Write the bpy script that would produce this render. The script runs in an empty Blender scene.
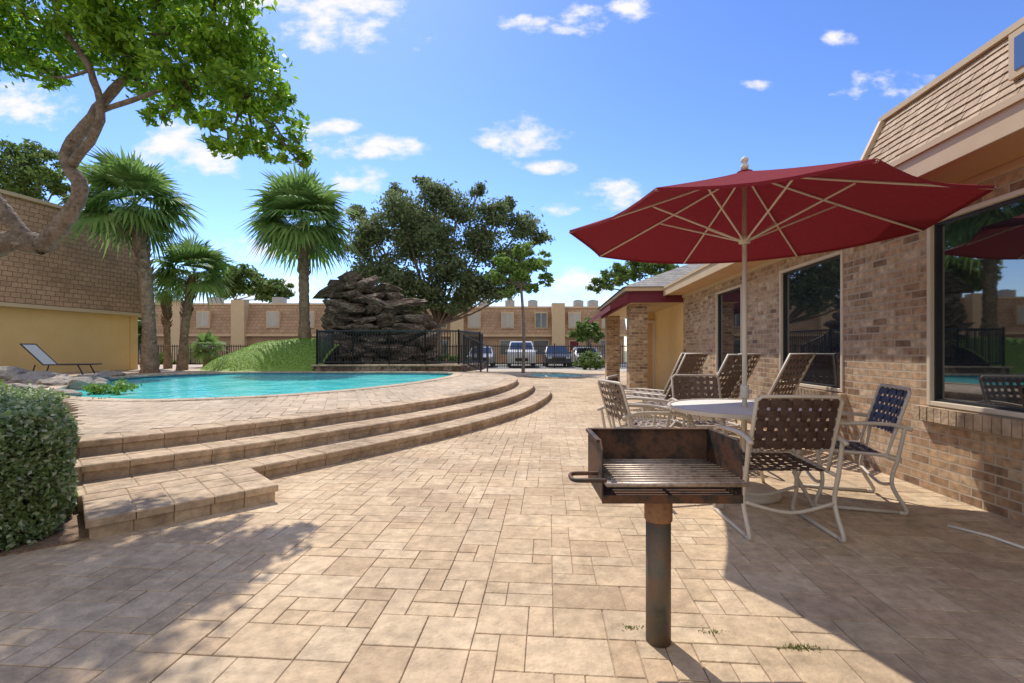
import bpy, bmesh, math, random
import numpy as np
from mathutils import Vector, Matrix, noise
random.seed(7); rng=np.random.default_rng(7)
R=math.radians
S=bpy.context.scene; COL=S.collection
F=470.0; HC=1.2; HY=350.0
def at(px,d,py=None,z=None):
    x=(px-512)*d/F
    if z is None: z=HC+(HY-py)*d/F
    return Vector((x,d,z))
def gp(px,py,z=0.0):
    d=(HC-z)*F/(py-HY); return Vector(((px-512)*d/F,d,z))

# ------------------------------------------------------------ materials
def newmat(name):
    m=bpy.data.materials.new(name); m.use_nodes=True
    nt=m.node_tree; b=nt.nodes['Principled BSDF']; return m,nt,b
def N(nt,t,**k):
    n=nt.nodes.new(t)
    for a,v in k.items(): setattr(n,a,v)
    return n
def ramp(nt,cols,interp='LINEAR'):
    r=N(nt,'ShaderNodeValToRGB'); e=r.color_ramp; e.interpolation=interp
    n=len(cols)
    while len(e.elements)<n: e.elements.new(0.5)
    for i,c in enumerate(cols):
        e.elements[i].position=(i/(n-1) if interp=='LINEAR' else i/n); e.elements[i].color=(c[0],c[1],c[2],1)
    return r
def mat(name,cols,scale=5,rough=.7,bump=.2,bscale=None,island=None,metal=0,detail=6,transl=0,var=.35,stain=0,dist=.02,ior=None,spec=None):
    m,nt,b=newmat(name); L=nt.links
    tc=N(nt,'ShaderNodeTexCoord')
    no=N(nt,'ShaderNodeTexNoise'); no.inputs['Scale'].default_value=scale; no.inputs['Detail'].default_value=detail
    no.inputs['Roughness'].default_value=.65
    L.new(tc.outputs['Object'],no.inputs['Vector'])
    mr=N(nt,'ShaderNodeMapRange'); mr.inputs[1].default_value=.3; mr.inputs[2].default_value=.7
    L.new(no.outputs['Fac'],mr.inputs[0])
    if island:
        g=N(nt,'ShaderNodeNewGeometry'); r=ramp(nt,island); L.new(g.outputs['Random Per Island'],r.inputs[0])
        mr.inputs[3].default_value=1-var; mr.inputs[4].default_value=1+var*.6
        mx=N(nt,'ShaderNodeMix',data_type='RGBA',blend_type='MULTIPLY'); mx.inputs[0].default_value=1
        L.new(r.outputs[0],mx.inputs[6]); L.new(mr.outputs[0],mx.inputs[7]); out=mx.outputs[2]
    else:
        r=ramp(nt,cols); L.new(mr.outputs[0],r.inputs[0]); out=r.outputs[0]
    if stain:
        n2=N(nt,'ShaderNodeTexNoise'); n2.inputs['Scale'].default_value=.9; n2.inputs['Detail'].default_value=8; n2.inputs['Roughness'].default_value=.7
        L.new(tc.outputs['Object'],n2.inputs['Vector'])
        m2=N(nt,'ShaderNodeMapRange'); m2.inputs[1].default_value=.35; m2.inputs[2].default_value=.62; m2.inputs[3].default_value=1-stain; m2.inputs[4].default_value=1.08
        L.new(n2.outputs['Fac'],m2.inputs[0])
        mx=N(nt,'ShaderNodeMix',data_type='RGBA',blend_type='MULTIPLY'); mx.inputs[0].default_value=1
        L.new(out,mx.inputs[6]); L.new(m2.outputs[0],mx.inputs[7]); out=mx.outputs[2]
    L.new(out,b.inputs['Base Color'])
    b.inputs['Roughness'].default_value=rough; b.inputs['Metallic'].default_value=metal
    if ior: b.inputs['IOR'].default_value=ior
    if spec is not None: b.inputs['Specular IOR Level'].default_value=spec
    if bump:
        n3=N(nt,'ShaderNodeTexNoise'); n3.inputs['Scale'].default_value=bscale or scale*6; n3.inputs['Detail'].default_value=5
        L.new(tc.outputs['Object'],n3.inputs['Vector'])
        bp=N(nt,'ShaderNodeBump'); bp.inputs['Strength'].default_value=bump; bp.inputs['Distance'].default_value=dist
        L.new(n3.outputs['Fac'],bp.inputs['Height']); L.new(bp.outputs[0],b.inputs['Normal'])
    if transl:
        t=N(nt,'ShaderNodeBsdfTranslucent'); ms=N(nt,'ShaderNodeMixShader'); ms.inputs[0].default_value=transl
        L.new(out,t.inputs['Color']); o=nt.nodes['Material Output']
        L.new(b.outputs[0],ms.inputs[1]); L.new(t.outputs[0],ms.inputs[2]); L.new(ms.outputs[0],o.inputs['Surface'])
    return m
def brickmat(name,cols,mortar,bw=.2,rh=.072,ms=.008,rough=.85,bump=.6,offset=.5,stain=.25):
    m,nt,b=newmat(name); L=nt.links
    tc=N(nt,'ShaderNodeTexCoord'); sp=N(nt,'ShaderNodeSeparateXYZ'); L.new(tc.outputs['Object'],sp.inputs[0])
    ad=N(nt,'ShaderNodeMath'); L.new(sp.outputs[0],ad.inputs[0]); L.new(sp.outputs[1],ad.inputs[1])
    cb=N(nt,'ShaderNodeCombineXYZ'); L.new(ad.outputs[0],cb.inputs[0]); L.new(sp.outputs[2],cb.inputs[1])
    br=N(nt,'ShaderNodeTexBrick'); br.offset=offset
    br.inputs['Scale'].default_value=1; br.inputs['Brick Width'].default_value=bw; br.inputs['Row Height'].default_value=rh
    br.inputs['Mortar Size'].default_value=ms; br.inputs['Mortar Smooth'].default_value=.3; br.inputs['Bias'].default_value=0
    br.inputs['Color1'].default_value=(0,0,0,1); br.inputs['Color2'].default_value=(1,1,1,1); br.inputs['Mortar'].default_value=(.5,.5,.5,1)
    L.new(cb.outputs[0],br.inputs['Vector'])
    r=ramp(nt,cols); L.new(br.outputs['Color'],r.inputs[0])
    no=N(nt,'ShaderNodeTexNoise'); no.inputs['Scale'].default_value=14; no.inputs['Detail'].default_value=8; L.new(tc.outputs['Object'],no.inputs['Vector'])
    mr=N(nt,'ShaderNodeMapRange'); mr.inputs[1].default_value=.3; mr.inputs[2].default_value=.7; mr.inputs[3].default_value=1-stain*1.4; mr.inputs[4].default_value=1+stain
    L.new(no.outputs['Fac'],mr.inputs[0])
    n4=N(nt,'ShaderNodeTexNoise'); n4.inputs['Scale'].default_value=1.1; n4.inputs['Detail'].default_value=6; L.new(tc.outputs['Object'],n4.inputs['Vector'])
    m4=N(nt,'ShaderNodeMapRange'); m4.inputs[1].default_value=.35; m4.inputs[2].default_value=.65; m4.inputs[3].default_value=.85; m4.inputs[4].default_value=1.08; L.new(n4.outputs['Fac'],m4.inputs[0])
    mq=N(nt,'ShaderNodeMath',operation='MULTIPLY'); L.new(mr.outputs[0],mq.inputs[0]); L.new(m4.outputs[0],mq.inputs[1])
    mx=N(nt,'ShaderNodeMix',data_type='RGBA',blend_type='MULTIPLY'); mx.inputs[0].default_value=1
    L.new(r.outputs[0],mx.inputs[6]); L.new(mq.outputs[0],mx.inputs[7])
    m2=N(nt,'ShaderNodeMix',data_type='RGBA'); L.new(br.outputs['Fac'],m2.inputs[0]); L.new(mx.outputs[2],m2.inputs[6]); m2.inputs[7].default_value=(*mortar,1)
    L.new(m2.outputs[2],b.inputs['Base Color']); b.inputs['Roughness'].default_value=rough
    inv=N(nt,'ShaderNodeMath',operation='MULTIPLY_ADD'); inv.inputs[1].default_value=-1; L.new(br.outputs['Fac'],inv.inputs[0])
    sc=N(nt,'ShaderNodeMath',operation='MULTIPLY'); sc.inputs[1].default_value=.5; L.new(no.outputs['Fac'],sc.inputs[0]); L.new(sc.outputs[0],inv.inputs[2])
    bp=N(nt,'ShaderNodeBump'); bp.inputs['Strength'].default_value=bump; bp.inputs['Distance'].default_value=.012
    L.new(inv.outputs[0],bp.inputs['Height']); L.new(bp.outputs[0],b.inputs['Normal'])
    return m
M={}
PV=[(.51,.375,.235),(.60,.455,.295),(.55,.405,.26),(.62,.48,.32),(.50,.36,.23),(.58,.43,.275),(.61,.465,.31),(.54,.385,.245)]
M['paver']=mat('paver_stone',None,scale=13,rough=.9,bump=.6,bscale=55,island=PV,var=.30,stain=.28,dist=.01,spec=.25)
M['step']=mat('step_stone',None,scale=10,rough=.9,bump=.6,bscale=40,island=[(.46,.33,.215),(.57,.425,.28),(.51,.375,.245),(.60,.455,.31),(.47,.335,.22)],var=.38,stain=.36,dist=.014,spec=.25)
M['flag']=mat('terrace_stone',None,scale=8,rough=.9,bump=.5,bscale=40,island=[(.48,.37,.26),(.56,.44,.315),(.51,.395,.28),(.58,.47,.345)],var=.3,stain=.28,dist=.01,spec=.25)
M['grout']=mat('joint_sand',[(.34,.245,.155),(.46,.34,.22)],scale=20,bump=.3)
M['ground']=mat('dry_ground',[(.12,.15,.05),(.24,.21,.11),(.15,.19,.06)],scale=1.5,bump=.4)
M['asphalt']=mat('asphalt',[(.10,.10,.10),(.16,.16,.155)],scale=3,bump=.3)
M['concrete']=mat('concrete',[(.38,.33,.26),(.48,.42,.34)],scale=3,bump=.2)
M['mulch']=mat('mulch',[(.09,.055,.03),(.26,.16,.09),(.15,.09,.05)],scale=18,bump=1,bscale=40,dist=.03)
M['grass']=mat('grass_mound',[(.13,.23,.035),(.24,.37,.06),(.18,.30,.05)],scale=9,bump=.8,bscale=40,dist=.03)
M['brick']=brickmat('clubhouse_brick',[(.20,.115,.065),(.40,.245,.13),(.52,.35,.20),(.33,.195,.105),(.47,.30,.165),(.57,.42,.27)],(.42,.34,.245),stain=.3)
M['brickfar']=brickmat('far_brick',[(.40,.23,.13),(.50,.30,.18),(.45,.26,.15)],(.48,.36,.25),bump=.2)
M['mansard']=brickmat('mansard_shingle',[(.35,.195,.105),(.46,.27,.15),(.40,.23,.125),(.43,.25,.14)],(.19,.10,.05),bw=.28,rh=.17,ms=.011,bump=.8,stain=.15)
M['mansardfar']=brickmat('far_mansard_shingle',[(.40,.25,.15),(.48,.31,.19),(.44,.28,.17)],(.26,.15,.085),bw=.4,rh=.28,ms=.02,bump=.5,stain=.12)
M['greyshingle']=brickmat('grey_shingle',[(.20,.185,.165),(.32,.30,.265),(.26,.24,.215)],(.12,.11,.10),bw=.3,rh=.07,ms=.007,bump=.6)
M['shake']=mat('wood_shake',None,scale=20,rough=.85,bump=.5,island=[(.37,.25,.15),(.50,.36,.235),(.43,.30,.19),(.54,.40,.27)],var=.28)
M['tan']=mat('tan_paint',[(.51,.37,.215),(.57,.42,.255)],scale=2,rough=.6,bump=.05)
M['fartan']=mat('far_tan_stucco',[(.60,.43,.26),(.66,.48,.30)],scale=2,rough=.9,bump=.05)
M['soffit']=mat('soffit_paint',[(.56,.34,.16),(.62,.39,.20)],scale=2,rough=.6,bump=.05)
M['yellow']=mat('yellow_stucco',[(.70,.47,.19),(.75,.52,.23)],scale=2,rough=.9,bump=.3,bscale=60)
M['cream']=mat('cream_frame',[(.60,.50,.37),(.66,.56,.43)],scale=3,rough=.45,bump=.03)
M['glass']=mat('dark_glass',[(.012,.016,.02),(.02,.025,.03)],scale=1,rough=.02,bump=0,ior=2.7)
M['glassfar']=mat('far_glass',[(.08,.09,.10),(.16,.16,.16)],scale=1,rough=.1,bump=0)
M['blind']=mat('window_blind',[(.42,.38,.32),(.5,.46,.4)],scale=1,rough=.6,bump=0)
M['burg']=mat('burgundy_awning',[(.13,.014,.026),(.16,.018,.032)],scale=6,rough=.8,bump=.1)
M['iron']=mat('black_iron',[(.012,.012,.012),(.02,.02,.02)],scale=6,rough=.45,bump=.05)
M['rust']=mat('blackened_steel',[(.018,.016,.015),(.035,.028,.022),(.12,.05,.022),(.03,.025,.02)],scale=9,rough=.6,bump=.4,bscale=70,metal=.35,dist=.004)
M['rustin']=mat('burnt_steel_inside',[(.013,.010,.009),(.03,.018,.013),(.12,.052,.024),(.018,.013,.011),(.07,.035,.02)],scale=5,rough=.75,bump=.5,bscale=50,dist=.004,detail=10)
M['sleeve']=mat('rusty_sleeve',[(.06,.028,.015),(.18,.08,.035),(.26,.13,.06),(.10,.045,.02)],scale=9,rough=.8,bump=.5,bscale=60,dist=.004)
M['post']=mat('grill_post_steel',[(.06,.055,.042),(.11,.10,.075),(.16,.10,.06),(.08,.075,.055)],scale=9,rough=.6,bump=.4,metal=.25,dist=.003,detail=10)
M['grate']=mat('grate_steel',[(.14,.10,.075),(.36,.29,.23),(.20,.14,.10)],scale=20,rough=.45,bump=.2,metal=.5,dist=.002)
M['chairfr']=mat('taupe_chair_metal',[(.49,.42,.33),(.55,.48,.39)],scale=6,rough=.45,bump=.03)
M['strap']=mat('dark_brown_strap',[(.05,.026,.02),(.08,.043,.034)],scale=10,rough=.55,bump=.1)
M['strapblue']=mat('navy_strap',[(.03,.035,.06),(.05,.055,.085)],scale=10,rough=.55,bump=.1)
M['straplt']=mat('weathered_strap',[(.13,.085,.065),(.20,.145,.11)],scale=10,rough=.6,bump=.1)
M['white']=mat('white_table',[(.68,.66,.58),(.76,.74,.66)],scale=3,rough=.6,bump=.02)
M['red']=mat('red_canvas',[(.185,.018,.024),(.22,.023,.030)],scale=30,rough=.9,bump=.1,transl=.13,spec=.1)
M['upole']=mat('cream_pole',[(.62,.55,.44),(.68,.61,.50)],scale=3,rough=.4,bump=.02)
M['bark']=mat('oak_bark',[(.07,.05,.038),(.27,.205,.155),(.14,.105,.08),(.34,.27,.21)],scale=7,rough=.95,bump=1,bscale=22,dist=.05)
M['palmbark']=mat('palm_bark',[(.12,.08,.05),(.34,.24,.16),(.20,.135,.09),(.40,.30,.21)],scale=4,rough=.95,bump=1,bscale=9,dist=.12,spec=.1)
M['leaf']=mat('near_leaf',None,island=[(.10,.22,.015),(.19,.37,.025),(.33,.52,.04),(.14,.28,.02)],scale=2,bump=0,rough=.45,transl=.55,var=.15)
M['oakleaf']=mat('oak_leaf',None,island=[(.12,.165,.07),(.18,.235,.10),(.25,.30,.14)],scale=1,bump=0,rough=.6,transl=.48,var=.3)
M['farleaf']=mat('far_leaf',None,island=[(.08,.14,.03),(.15,.23,.05),(.21,.30,.07)],scale=1,bump=0,rough=.6,transl=.45,var=.3)
M['pineleaf']=mat('light_green_leaf',None,island=[(.16,.27,.05),(.23,.36,.08),(.30,.43,.11)],scale=1,bump=0,rough=.6,transl=.45,var=.3)
M['cover']=mat('bright_cover_leaf',None,island=[(.14,.26,.03),(.22,.36,.05),(.28,.42,.07)],scale=1,bump=0,rough=.6,transl=.4,var=.3)
M['palmleaf']=mat('palm_leaf',None,island=[(.11,.21,.05),(.17,.29,.07),(.26,.38,.11),(.14,.25,.06)],scale=1,bump=0,rough=.65,transl=.45,var=.2,spec=.2)
M['deadfrond']=mat('dead_frond',None,island=[(.26,.19,.10),(.34,.26,.15)],scale=1,bump=0,rough=.8,transl=.2,var=.2)
M['hedge']=mat('hedge_leaf',None,island=[(.12,.20,.05),(.20,.30,.09),(.32,.41,.18),(.60,.64,.44),(.16,.25,.07),(.26,.36,.13)],scale=4,bump=0,rough=.35,transl=.38,var=.2)
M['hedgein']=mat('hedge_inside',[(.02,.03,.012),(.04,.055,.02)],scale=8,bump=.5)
M['rock']=mat('brown_rock',[(.05,.035,.025),(.24,.175,.125),(.11,.08,.06),(.38,.30,.23),(.08,.06,.045)],scale=1.8,rough=.95,bump=1,bscale=6,dist=.25,detail=10,spec=.15)
M['palerock']=mat('pale_rock',[(.23,.19,.15),(.44,.38,.31),(.32,.27,.22)],scale=3,rough=.9,bump=1,bscale=10,dist=.06)
M['tile']=mat('pool_tile',[(.03,.13,.20),(.05,.22,.30)],scale=20,rough=.2,bump=.05)
M['lounge']=mat('grey_mesh_fabric',[(.10,.13,.17),(.15,.18,.22)],scale=20,rough=.7,bump=.1)
M['tyre']=mat('tyre_rubber',[(.012,.012,.012),(.02,.02,.02)],scale=10,rough=.8,bump=.1)
M['chrome']=mat('bright_metal',[(.5,.5,.5),(.6,.6,.6)],scale=3,rough=.25,bump=0,metal=.8)
M['lamp']=mat('headlight_glass',[(.6,.6,.6),(.75,.75,.75)],scale=3,rough=.1,bump=0)
M['pwhite']=mat('white_car_paint',[(.62,.62,.62),(.66,.66,.66)],scale=2,rough=.25,bump=0)
M['pdark']=mat('dark_car_paint',[(.05,.06,.08),(.07,.08,.1)],scale=2,rough=.25,bump=0)
M['psilver']=mat('silver_car_paint',[(.32,.34,.36),(.36,.38,.40)],scale=2,rough=.3,bump=0,metal=.4)
M['acgrey']=mat('grey_metal_unit',[(.35,.35,.34),(.45,.45,.44)],scale=3,rough=.6,bump=.1)
M['grassblade']=mat('weed_blade',None,island=[(.14,.16,.03),(.22,.22,.06),(.28,.24,.10)],scale=2,bump=0,rough=.7,var=.2)
m,nt,b=newmat('pool_water'); L=nt.links
tc=N(nt,'ShaderNodeTexCoord')
no=N(nt,'ShaderNodeTexNoise'); no.inputs['Scale'].default_value=3.5; no.inputs['Detail'].default_value=3; no.inputs['Distortion'].default_value=.6
L.new(tc.outputs['Object'],no.inputs['Vector'])
vo=N(nt,'ShaderNodeTexVoronoi',feature='SMOOTH_F1'); vo.inputs['Scale'].default_value=1.3; L.new(tc.outputs['Object'],vo.inputs['Vector'])
r=ramp(nt,[(.03,.52,.54),(.07,.68,.68),(.24,.80,.78)])
ad=N(nt,'ShaderNodeMath',operation='MULTIPLY'); L.new(no.outputs['Fac'],ad.inputs[0]); L.new(vo.outputs['Distance'],ad.inputs[1])
a2=N(nt,'ShaderNodeMath',operation='MULTIPLY'); a2.inputs[1].default_value=2.4; L.new(ad.outputs[0],a2.inputs[0]); L.new(a2.outputs[0],r.inputs[0])
L.new(r.outputs[0],b.inputs['Base Color']); b.inputs['Roughness'].default_value=.08; b.inputs['IOR'].default_value=1.18
bp=N(nt,'ShaderNodeBump'); bp.inputs['Strength'].default_value=.45; bp.inputs['Distance'].default_value=.06
L.new(no.outputs['Fac'],bp.inputs['Height']); L.new(bp.outputs[0],b.inputs['Normal'])
M['water']=m

# ------------------------------------------------------------ mesh helpers
class MB:
    def __init__(s): s.v=[]; s.f=[]
    def add(s,vs,fs):
        o=len(s.v); s.v+= [tuple(v) for v in vs]; s.f+=[tuple(i+o for i in f) for f in fs]; return s
    def box(s,x0,x1,y0,y1,z0,z1):
        return s.add([(x0,y0,z0),(x1,y0,z0),(x1,y1,z0),(x0,y1,z0),(x0,y0,z1),(x1,y0,z1),(x1,y1,z1),(x0,y1,z1)],
          [(0,3,2,1),(4,5,6,7),(0,1,5,4),(1,2,6,5),(2,3,7,6),(3,0,4,7)])
    def prism(s,poly,z0,z1,ch=0,bottom=True):
        poly=ccw(poly)
        n=len(poly)
        rings=[[(p[0],p[1],z0) for p in poly],[(p[0],p[1],z1-ch) for p in poly]]
        if ch:
            ins=inset(poly,ch); rings.append([(p[0],p[1],z1) for p in ins])
        vs=[v for r_ in rings for v in r_]; fs=[]
        for k in range(len(rings)-1):
            for i in range(n):
                j=(i+1)%n; fs.append((k*n+i,k*n+j,(k+1)*n+j,(k+1)*n+i))
        fs.append(tuple((len(rings)-1)*n+i for i in range(n)))
        if bottom: fs.append(tuple(range(n-1,-1,-1)))
        return s.add(vs,fs)
    def tube(s,pts,r,n=8,closed=False):
        pts=[Vector(p) for p in pts]; m=len(pts)
        rs=r if isinstance(r,(list,tuple)) else [r]*m
        vs=[];up=None
        for i,p in enumerate(pts):
            if closed: t=(pts[(i+1)%m]-pts[i-1])
            else: t=(pts[min(i+1,m-1)]-pts[max(i-1,0)])
            t.normalize()
            if up is None:
                up=Vector((0,0,1)) if abs(t.z)<.9 else Vector((1,0,0))
            a=t.cross(up)
            if a.length<1e-5: a=t.cross(Vector((0,1,0)))
            a.normalize(); bb=a.cross(t); up=bb
            for k in range(n):
                an=2*math.pi*k/n; vs.append(p+(a*math.cos(an)+bb*math.sin(an))*rs[i])
        fs=[]
        for i in range(m if closed else m-1):
            i2=(i+1)%m
            for k in range(n):
                k2=(k+1)%n; fs.append((i*n+k,i*n+k2,i2*n+k2,i2*n+k))
        if not closed:
            fs.append(tuple(range(n-1,-1,-1))); fs.append(tuple((m-1)*n+k for k in range(n)))
        return s.add(vs,fs)
    def lathe(s,prof,cx=0,cy=0,n=24):
        vs=[];fs=[]
        for (r_,z) in prof:
            for k in range(n):
                a=2*math.pi*k/n; vs.append((cx+r_*math.cos(a),cy+r_*math.sin(a),z))
        for i in range(len(prof)-1):
            for k in range(n):
                k2=(k+1)%n; fs.append((i*n+k,i*n+k2,(i+1)*n+k2,(i+1)*n+k))
        fs.append(tuple(range(n-1,-1,-1))); fs.append(tuple((len(prof)-1)*n+k for k in range(n)))
        return s.add(vs,fs)
    def build(s,name,m,parent=None,smooth=False,bevel=0):
        me=bpy.data.meshes.new(name); me.from_pydata(s.v,[],s.f); me.update()
        o=bpy.data.objects.new(name,me); COL.objects.link(o); me.materials.append(m)
        if smooth: me.polygons.foreach_set('use_smooth',[True]*len(me.polygons))
        if parent: o.parent=parent
        if bevel:
            bv=o.modifiers.new('bev','BEVEL'); bv.width=bevel; bv.segments=2; bv.limit_method='ANGLE'
        return o
def inset(poly,w):
    n=len(poly); out=[]
    for i in range(n):
        p0=Vector(poly[i-1][:2]);p1=Vector(poly[i][:2]);p2=Vector(poly[(i+1)%n][:2])
        e1=(p1-p0).normalized(); e2=(p2-p1).normalized()
        n1=Vector((-e1.y,e1.x)); n2=Vector((-e2.y,e2.x)); b_=(n1+n2)
        if b_.length<1e-6: b_=n1
        b_.normalize(); q=p1+b_*(w/max(.4,b_.dot(n1))); out.append((q.x,q.y))
    return out
def ccw(poly):
    a=sum(poly[i][0]*poly[(i+1)%len(poly)][1]-poly[(i+1)%len(poly)][0]*poly[i][1] for i in range(len(poly)))
    return poly if a>0 else poly[::-1]
def tag(o,label=None,cat=None,group=None,kind=None):
    if label: o['label']=label
    if cat: o['category']=cat
    if group: o['group']=group
    if kind: o['kind']=kind
    return o
def empty(name,loc,rz=0,label=None,cat=None,group=None):
    o=bpy.data.objects.new(name,None); COL.objects.link(o); o.location=loc; o.rotation_euler=(0,0,rz); o.empty_display_size=.2
    return tag(o,label,cat,group)
def struct(o): o['kind']='structure'; return o
def inside(p,poly):
    x,y=p[0],p[1]; c=False; n=len(poly)
    for i in range(n):
        x1,y1=poly[i][0],poly[i][1]; x2,y2=poly[i-1][0],poly[i-1][1]
        if (y1>y)!=(y2>y) and x<(x2-x1)*(y-y1)/(y2-y1)+x1: c=not c
    return c
def catmull(P,step):
    P=[Vector(p) for p in P]; out=[]
    for i in range(len(P)-1):
        p0=P[max(i-1,0)];p1=P[i];p2=P[i+1];p3=P[min(i+2,len(P)-1)]
        for k in range(20):
            t=k/20; out.append(.5*((2*p1)+(p2-p0)*t+(2*p0-5*p1+4*p2-p3)*t*t+(3*p1-p0-3*p2+p3)*t**3))
    out.append(P[-1])
    if not step: return out
    res=[out[0]]; acc=0
    for i in range(1,len(out)):
        seg=(out[i]-out[i-1]).length
        while acc+seg>=step:
            t=(step-acc)/seg; q=out[i-1].lerp(out[i],t); res.append(q); out[i-1]=q; seg=(out[i]-q).length; acc=0
        acc+=seg
    return res
def ashlar(x0,x1,y0,y1,unit,test,z0,z1,rot,org,gap=.0035,ch=.005,jit=.0015):
    nx=int((x1-x0)/unit); ny=int((y1-y0)/unit); occ=np.zeros((nx,ny),bool); mb=MB()
    ca,sa=math.cos(rot),math.sin(rot); T=lambda x,y:(org[0]+x*ca-y*sa,org[1]+x*sa+y*ca)
    sizes=[(2,1),(2,1),(2,2),(2,1),(1,1),(3,2),(2,2),(1,2)]
    for j in range(ny):
        for i in range(nx):
            if occ[i,j]: continue
            random.shuffle(sizes)
            for (a,b_) in sizes+[(1,1)]:
                if i+a<=nx and j+b_<=ny and not occ[i:i+a,j:j+b_].any(): break
            occ[i:i+a,j:j+b_]=True
            X0=x0+i*unit;Y0=y0+j*unit;X1=X0+a*unit;Y1=Y0+b_*unit
            if not all(test(T(x,y)) for x in (X0,X1) for y in (Y0,Y1)):
                for ii in range(a):
                    for jj in range(b_):
                        q0=X0+ii*unit; r0=Y0+jj*unit
                        if test(T(q0+unit/2,r0+unit/2)):
                            mb.prism([T(q0+gap,r0+gap),T(q0+unit-gap,r0+gap),T(q0+unit-gap,r0+unit-gap),T(q0+gap,r0+unit-gap)],z0,z1,ch,False)
                continue
            g=gap; zz=z1+random.uniform(-jit,jit); e=lambda:g+random.uniform(-.0008,.0016)
            mb.prism([T(X0+e(),Y0+e()),T(X1-e(),Y0+e()),T(X1-e(),Y1-e()),T(X0+e(),Y1-e())],z0,zz,ch,False)
    return mb

# ------------------------------------------------------------ ground
mb=MB(); mb.add([(-300,-60,-.06),(300,-60,-.06),(300,500,-.06),(-300,500,-.06)],[(0,1,2,3)])
struct(mb.build('ground',M['ground']))
mb=MB(); mb.add([(-60,31.8,-.03),(60,31.8,-.03),(60,41,-.03),(-60,41,-.03)],[(0,1,2,3)])
struct(mb.build('parking_road',M['asphalt']))
BA=-math.atan(.077)
BO=(3.51,3.227)
def bloc(p):
    ca,sa=math.cos(BA),math.sin(BA); dx,dy=p[0]-BO[0],p[1]-BO[1]; return (dx*ca+dy*sa,-dx*sa+dy*ca)
C3=[(-3.16,3.48),(-2.78,3.87),(-2.40,4.27),(-1.84,5.0),(-1.36,5.70),(-.85,6.48),(-.2,7.72),(.46,9.42),(.95,11.8),(1.0,14.2),(.45,16.2),(-.6,17.5),(-2,18.2)]
CV=catmull(C3,.31)
def off(w,i):
    p=CV[i]; t=(CV[min(i+1,len(CV)-1)]-CV[max(i-1,0)]).normalized()
    return Vector((p.x-t.y*w,p.y+t.x*w))
def off_line(w): return [tuple(off(w,i)) for i in range(len(CV))]
pool=[(-7.3,7.9),(-6.1,7.55),(-5.14,7.7),(-3.95,8.5),(-2.95,10.1),(-2.25,12.3),(-1.9,14.6),(-2.1,16.4),(-3.2,17.0),(-5,17.1),(-7,17.2),(-9.6,17.1),(-11.3,15.8),(-11.4,13.4),(-10,10.6),(-8.6,8.7)]
pool=[tuple(p) for p in catmull(pool+[pool[0]],0)][:-1]; pool=ccw(pool)[::4]
wade=[(2.0+1.25*math.cos(a),21.8+1.8*math.sin(a)) for a in np.linspace(0,2*math.pi,28,endpoint=False)]
outer=ccw(off_line(.05)+[(-4,16)])
bed_edge=[(-2.67,2.97),(-4.3,4.66),(-6.5,7.0),(-9,8.6),(-12,9),(-12,0),(-5,0.8),(-3.9,1.95)]
def ok_patio(p):
    if bloc(p)[0]>-.01 and bloc(p)[1]<8.1: return False
    if inside(p,outer) or inside(p,bed_edge): return False
    if (p[0]-2)**2/1.5**2+(p[1]-21.8)**2/2.05**2<1: return False
    return True
mb=MB(); mb.add([(-12,-4,-.008),(9,-4,-.008),(9,27,-.008),(-12,27,-.008)],[(0,1,2,3)])
struct(mb.build('patio_bed',M['grout']))
struct(ashlar(-9.5,6.2,-4.2,23.6,.112,ok_patio,-.014,0,BA,BO,gap=.0018,ch=.0025,jit=.0010).build('patio_paving',M['paver']))
mb=MB(); mb.add([(-12,27.001,-.012),(9,27.001,-.012),(9,30.9,-.012),(-12,30.9,-.012)],[(0,1,2,3)])
struct(mb.build('concrete_path',M['concrete']))
mb=MB(); mb.add([(x,y,.0) for x,y in wade],[tuple(range(len(wade)))]); struct(mb.build('wading_pool_water',M['water']))
mb=MB(); n=len(wade)
for i in range(n):
    a0=2*math.pi*i/n;a1=2*math.pi*(i+1)/n-.01
    mb.prism([(2+1.25*math.cos(a0),21.8+1.8*math.sin(a0)),(2+1.5*math.cos(a0),21.8+2.05*math.sin(a0)),(2+1.5*math.cos(a1),21.8+2.05*math.sin(a1)),(2+1.25*math.cos(a1),21.8+1.8*math.sin(a1))],-.02,.05,.01)
struct(mb.build('wading_pool_kerb',M['flag']))
def holed(name,outer_,hole,z,mat_,skirt):
    bm=bmesh.new(); es=[]
    for lp in (outer_,hole):
        vs=[bm.verts.new((p[0],p[1],z)) for p in lp]
        for i in range(len(vs)): es.append(bm.edges.new((vs[i-1],vs[i])))
    bmesh.ops.triangle_fill(bm,use_beauty=True,use_dissolve=False,edges=es)
    for lp in (outer_,hole):
        vs=[bm.verts.new((p[0],p[1],z)) for p in lp]; lo=[bm.verts.new((p[0],p[1],z-skirt)) for p in lp]
        for i in range(len(vs)): bm.faces.new((vs[i-1],vs[i],lo[i],lo[i-1]))
    me=bpy.data.meshes.new(name); bm.to_mesh(me); bm.free(); me.materials.append(mat_)
    o=bpy.data.objects.new(name,me); COL.objects.link(o); return o
tb=[tuple(off(.93,i)) for i in range(len(CV))]+[(-2.5,26),(-22,26),(-22,7),(-9,8.6),(-6.5,7.05)]
struct(holed('terrace_base',tb,pool,.390,M['grout'],.42))
tin=ccw([tuple(off(1.22,i)) for i in range(len(CV))]+[(-2.8,20),(-16,20),(-16,7.5),(-9,8.7),(-6.6,7.15)])
pout=inset(ccw(pool),-.27)
def ok_t(p): return inside(p,tin) and not inside(p,pout)
struct(ashlar(-16,4,-2,17,.16,ok_t,.38,.4,.35,(-1,4),gap=.003,ch=.004).build('terrace_paving',M['flag']))
mb=MB(); n=len(pool)
pi=inset(pool,.03)
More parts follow.
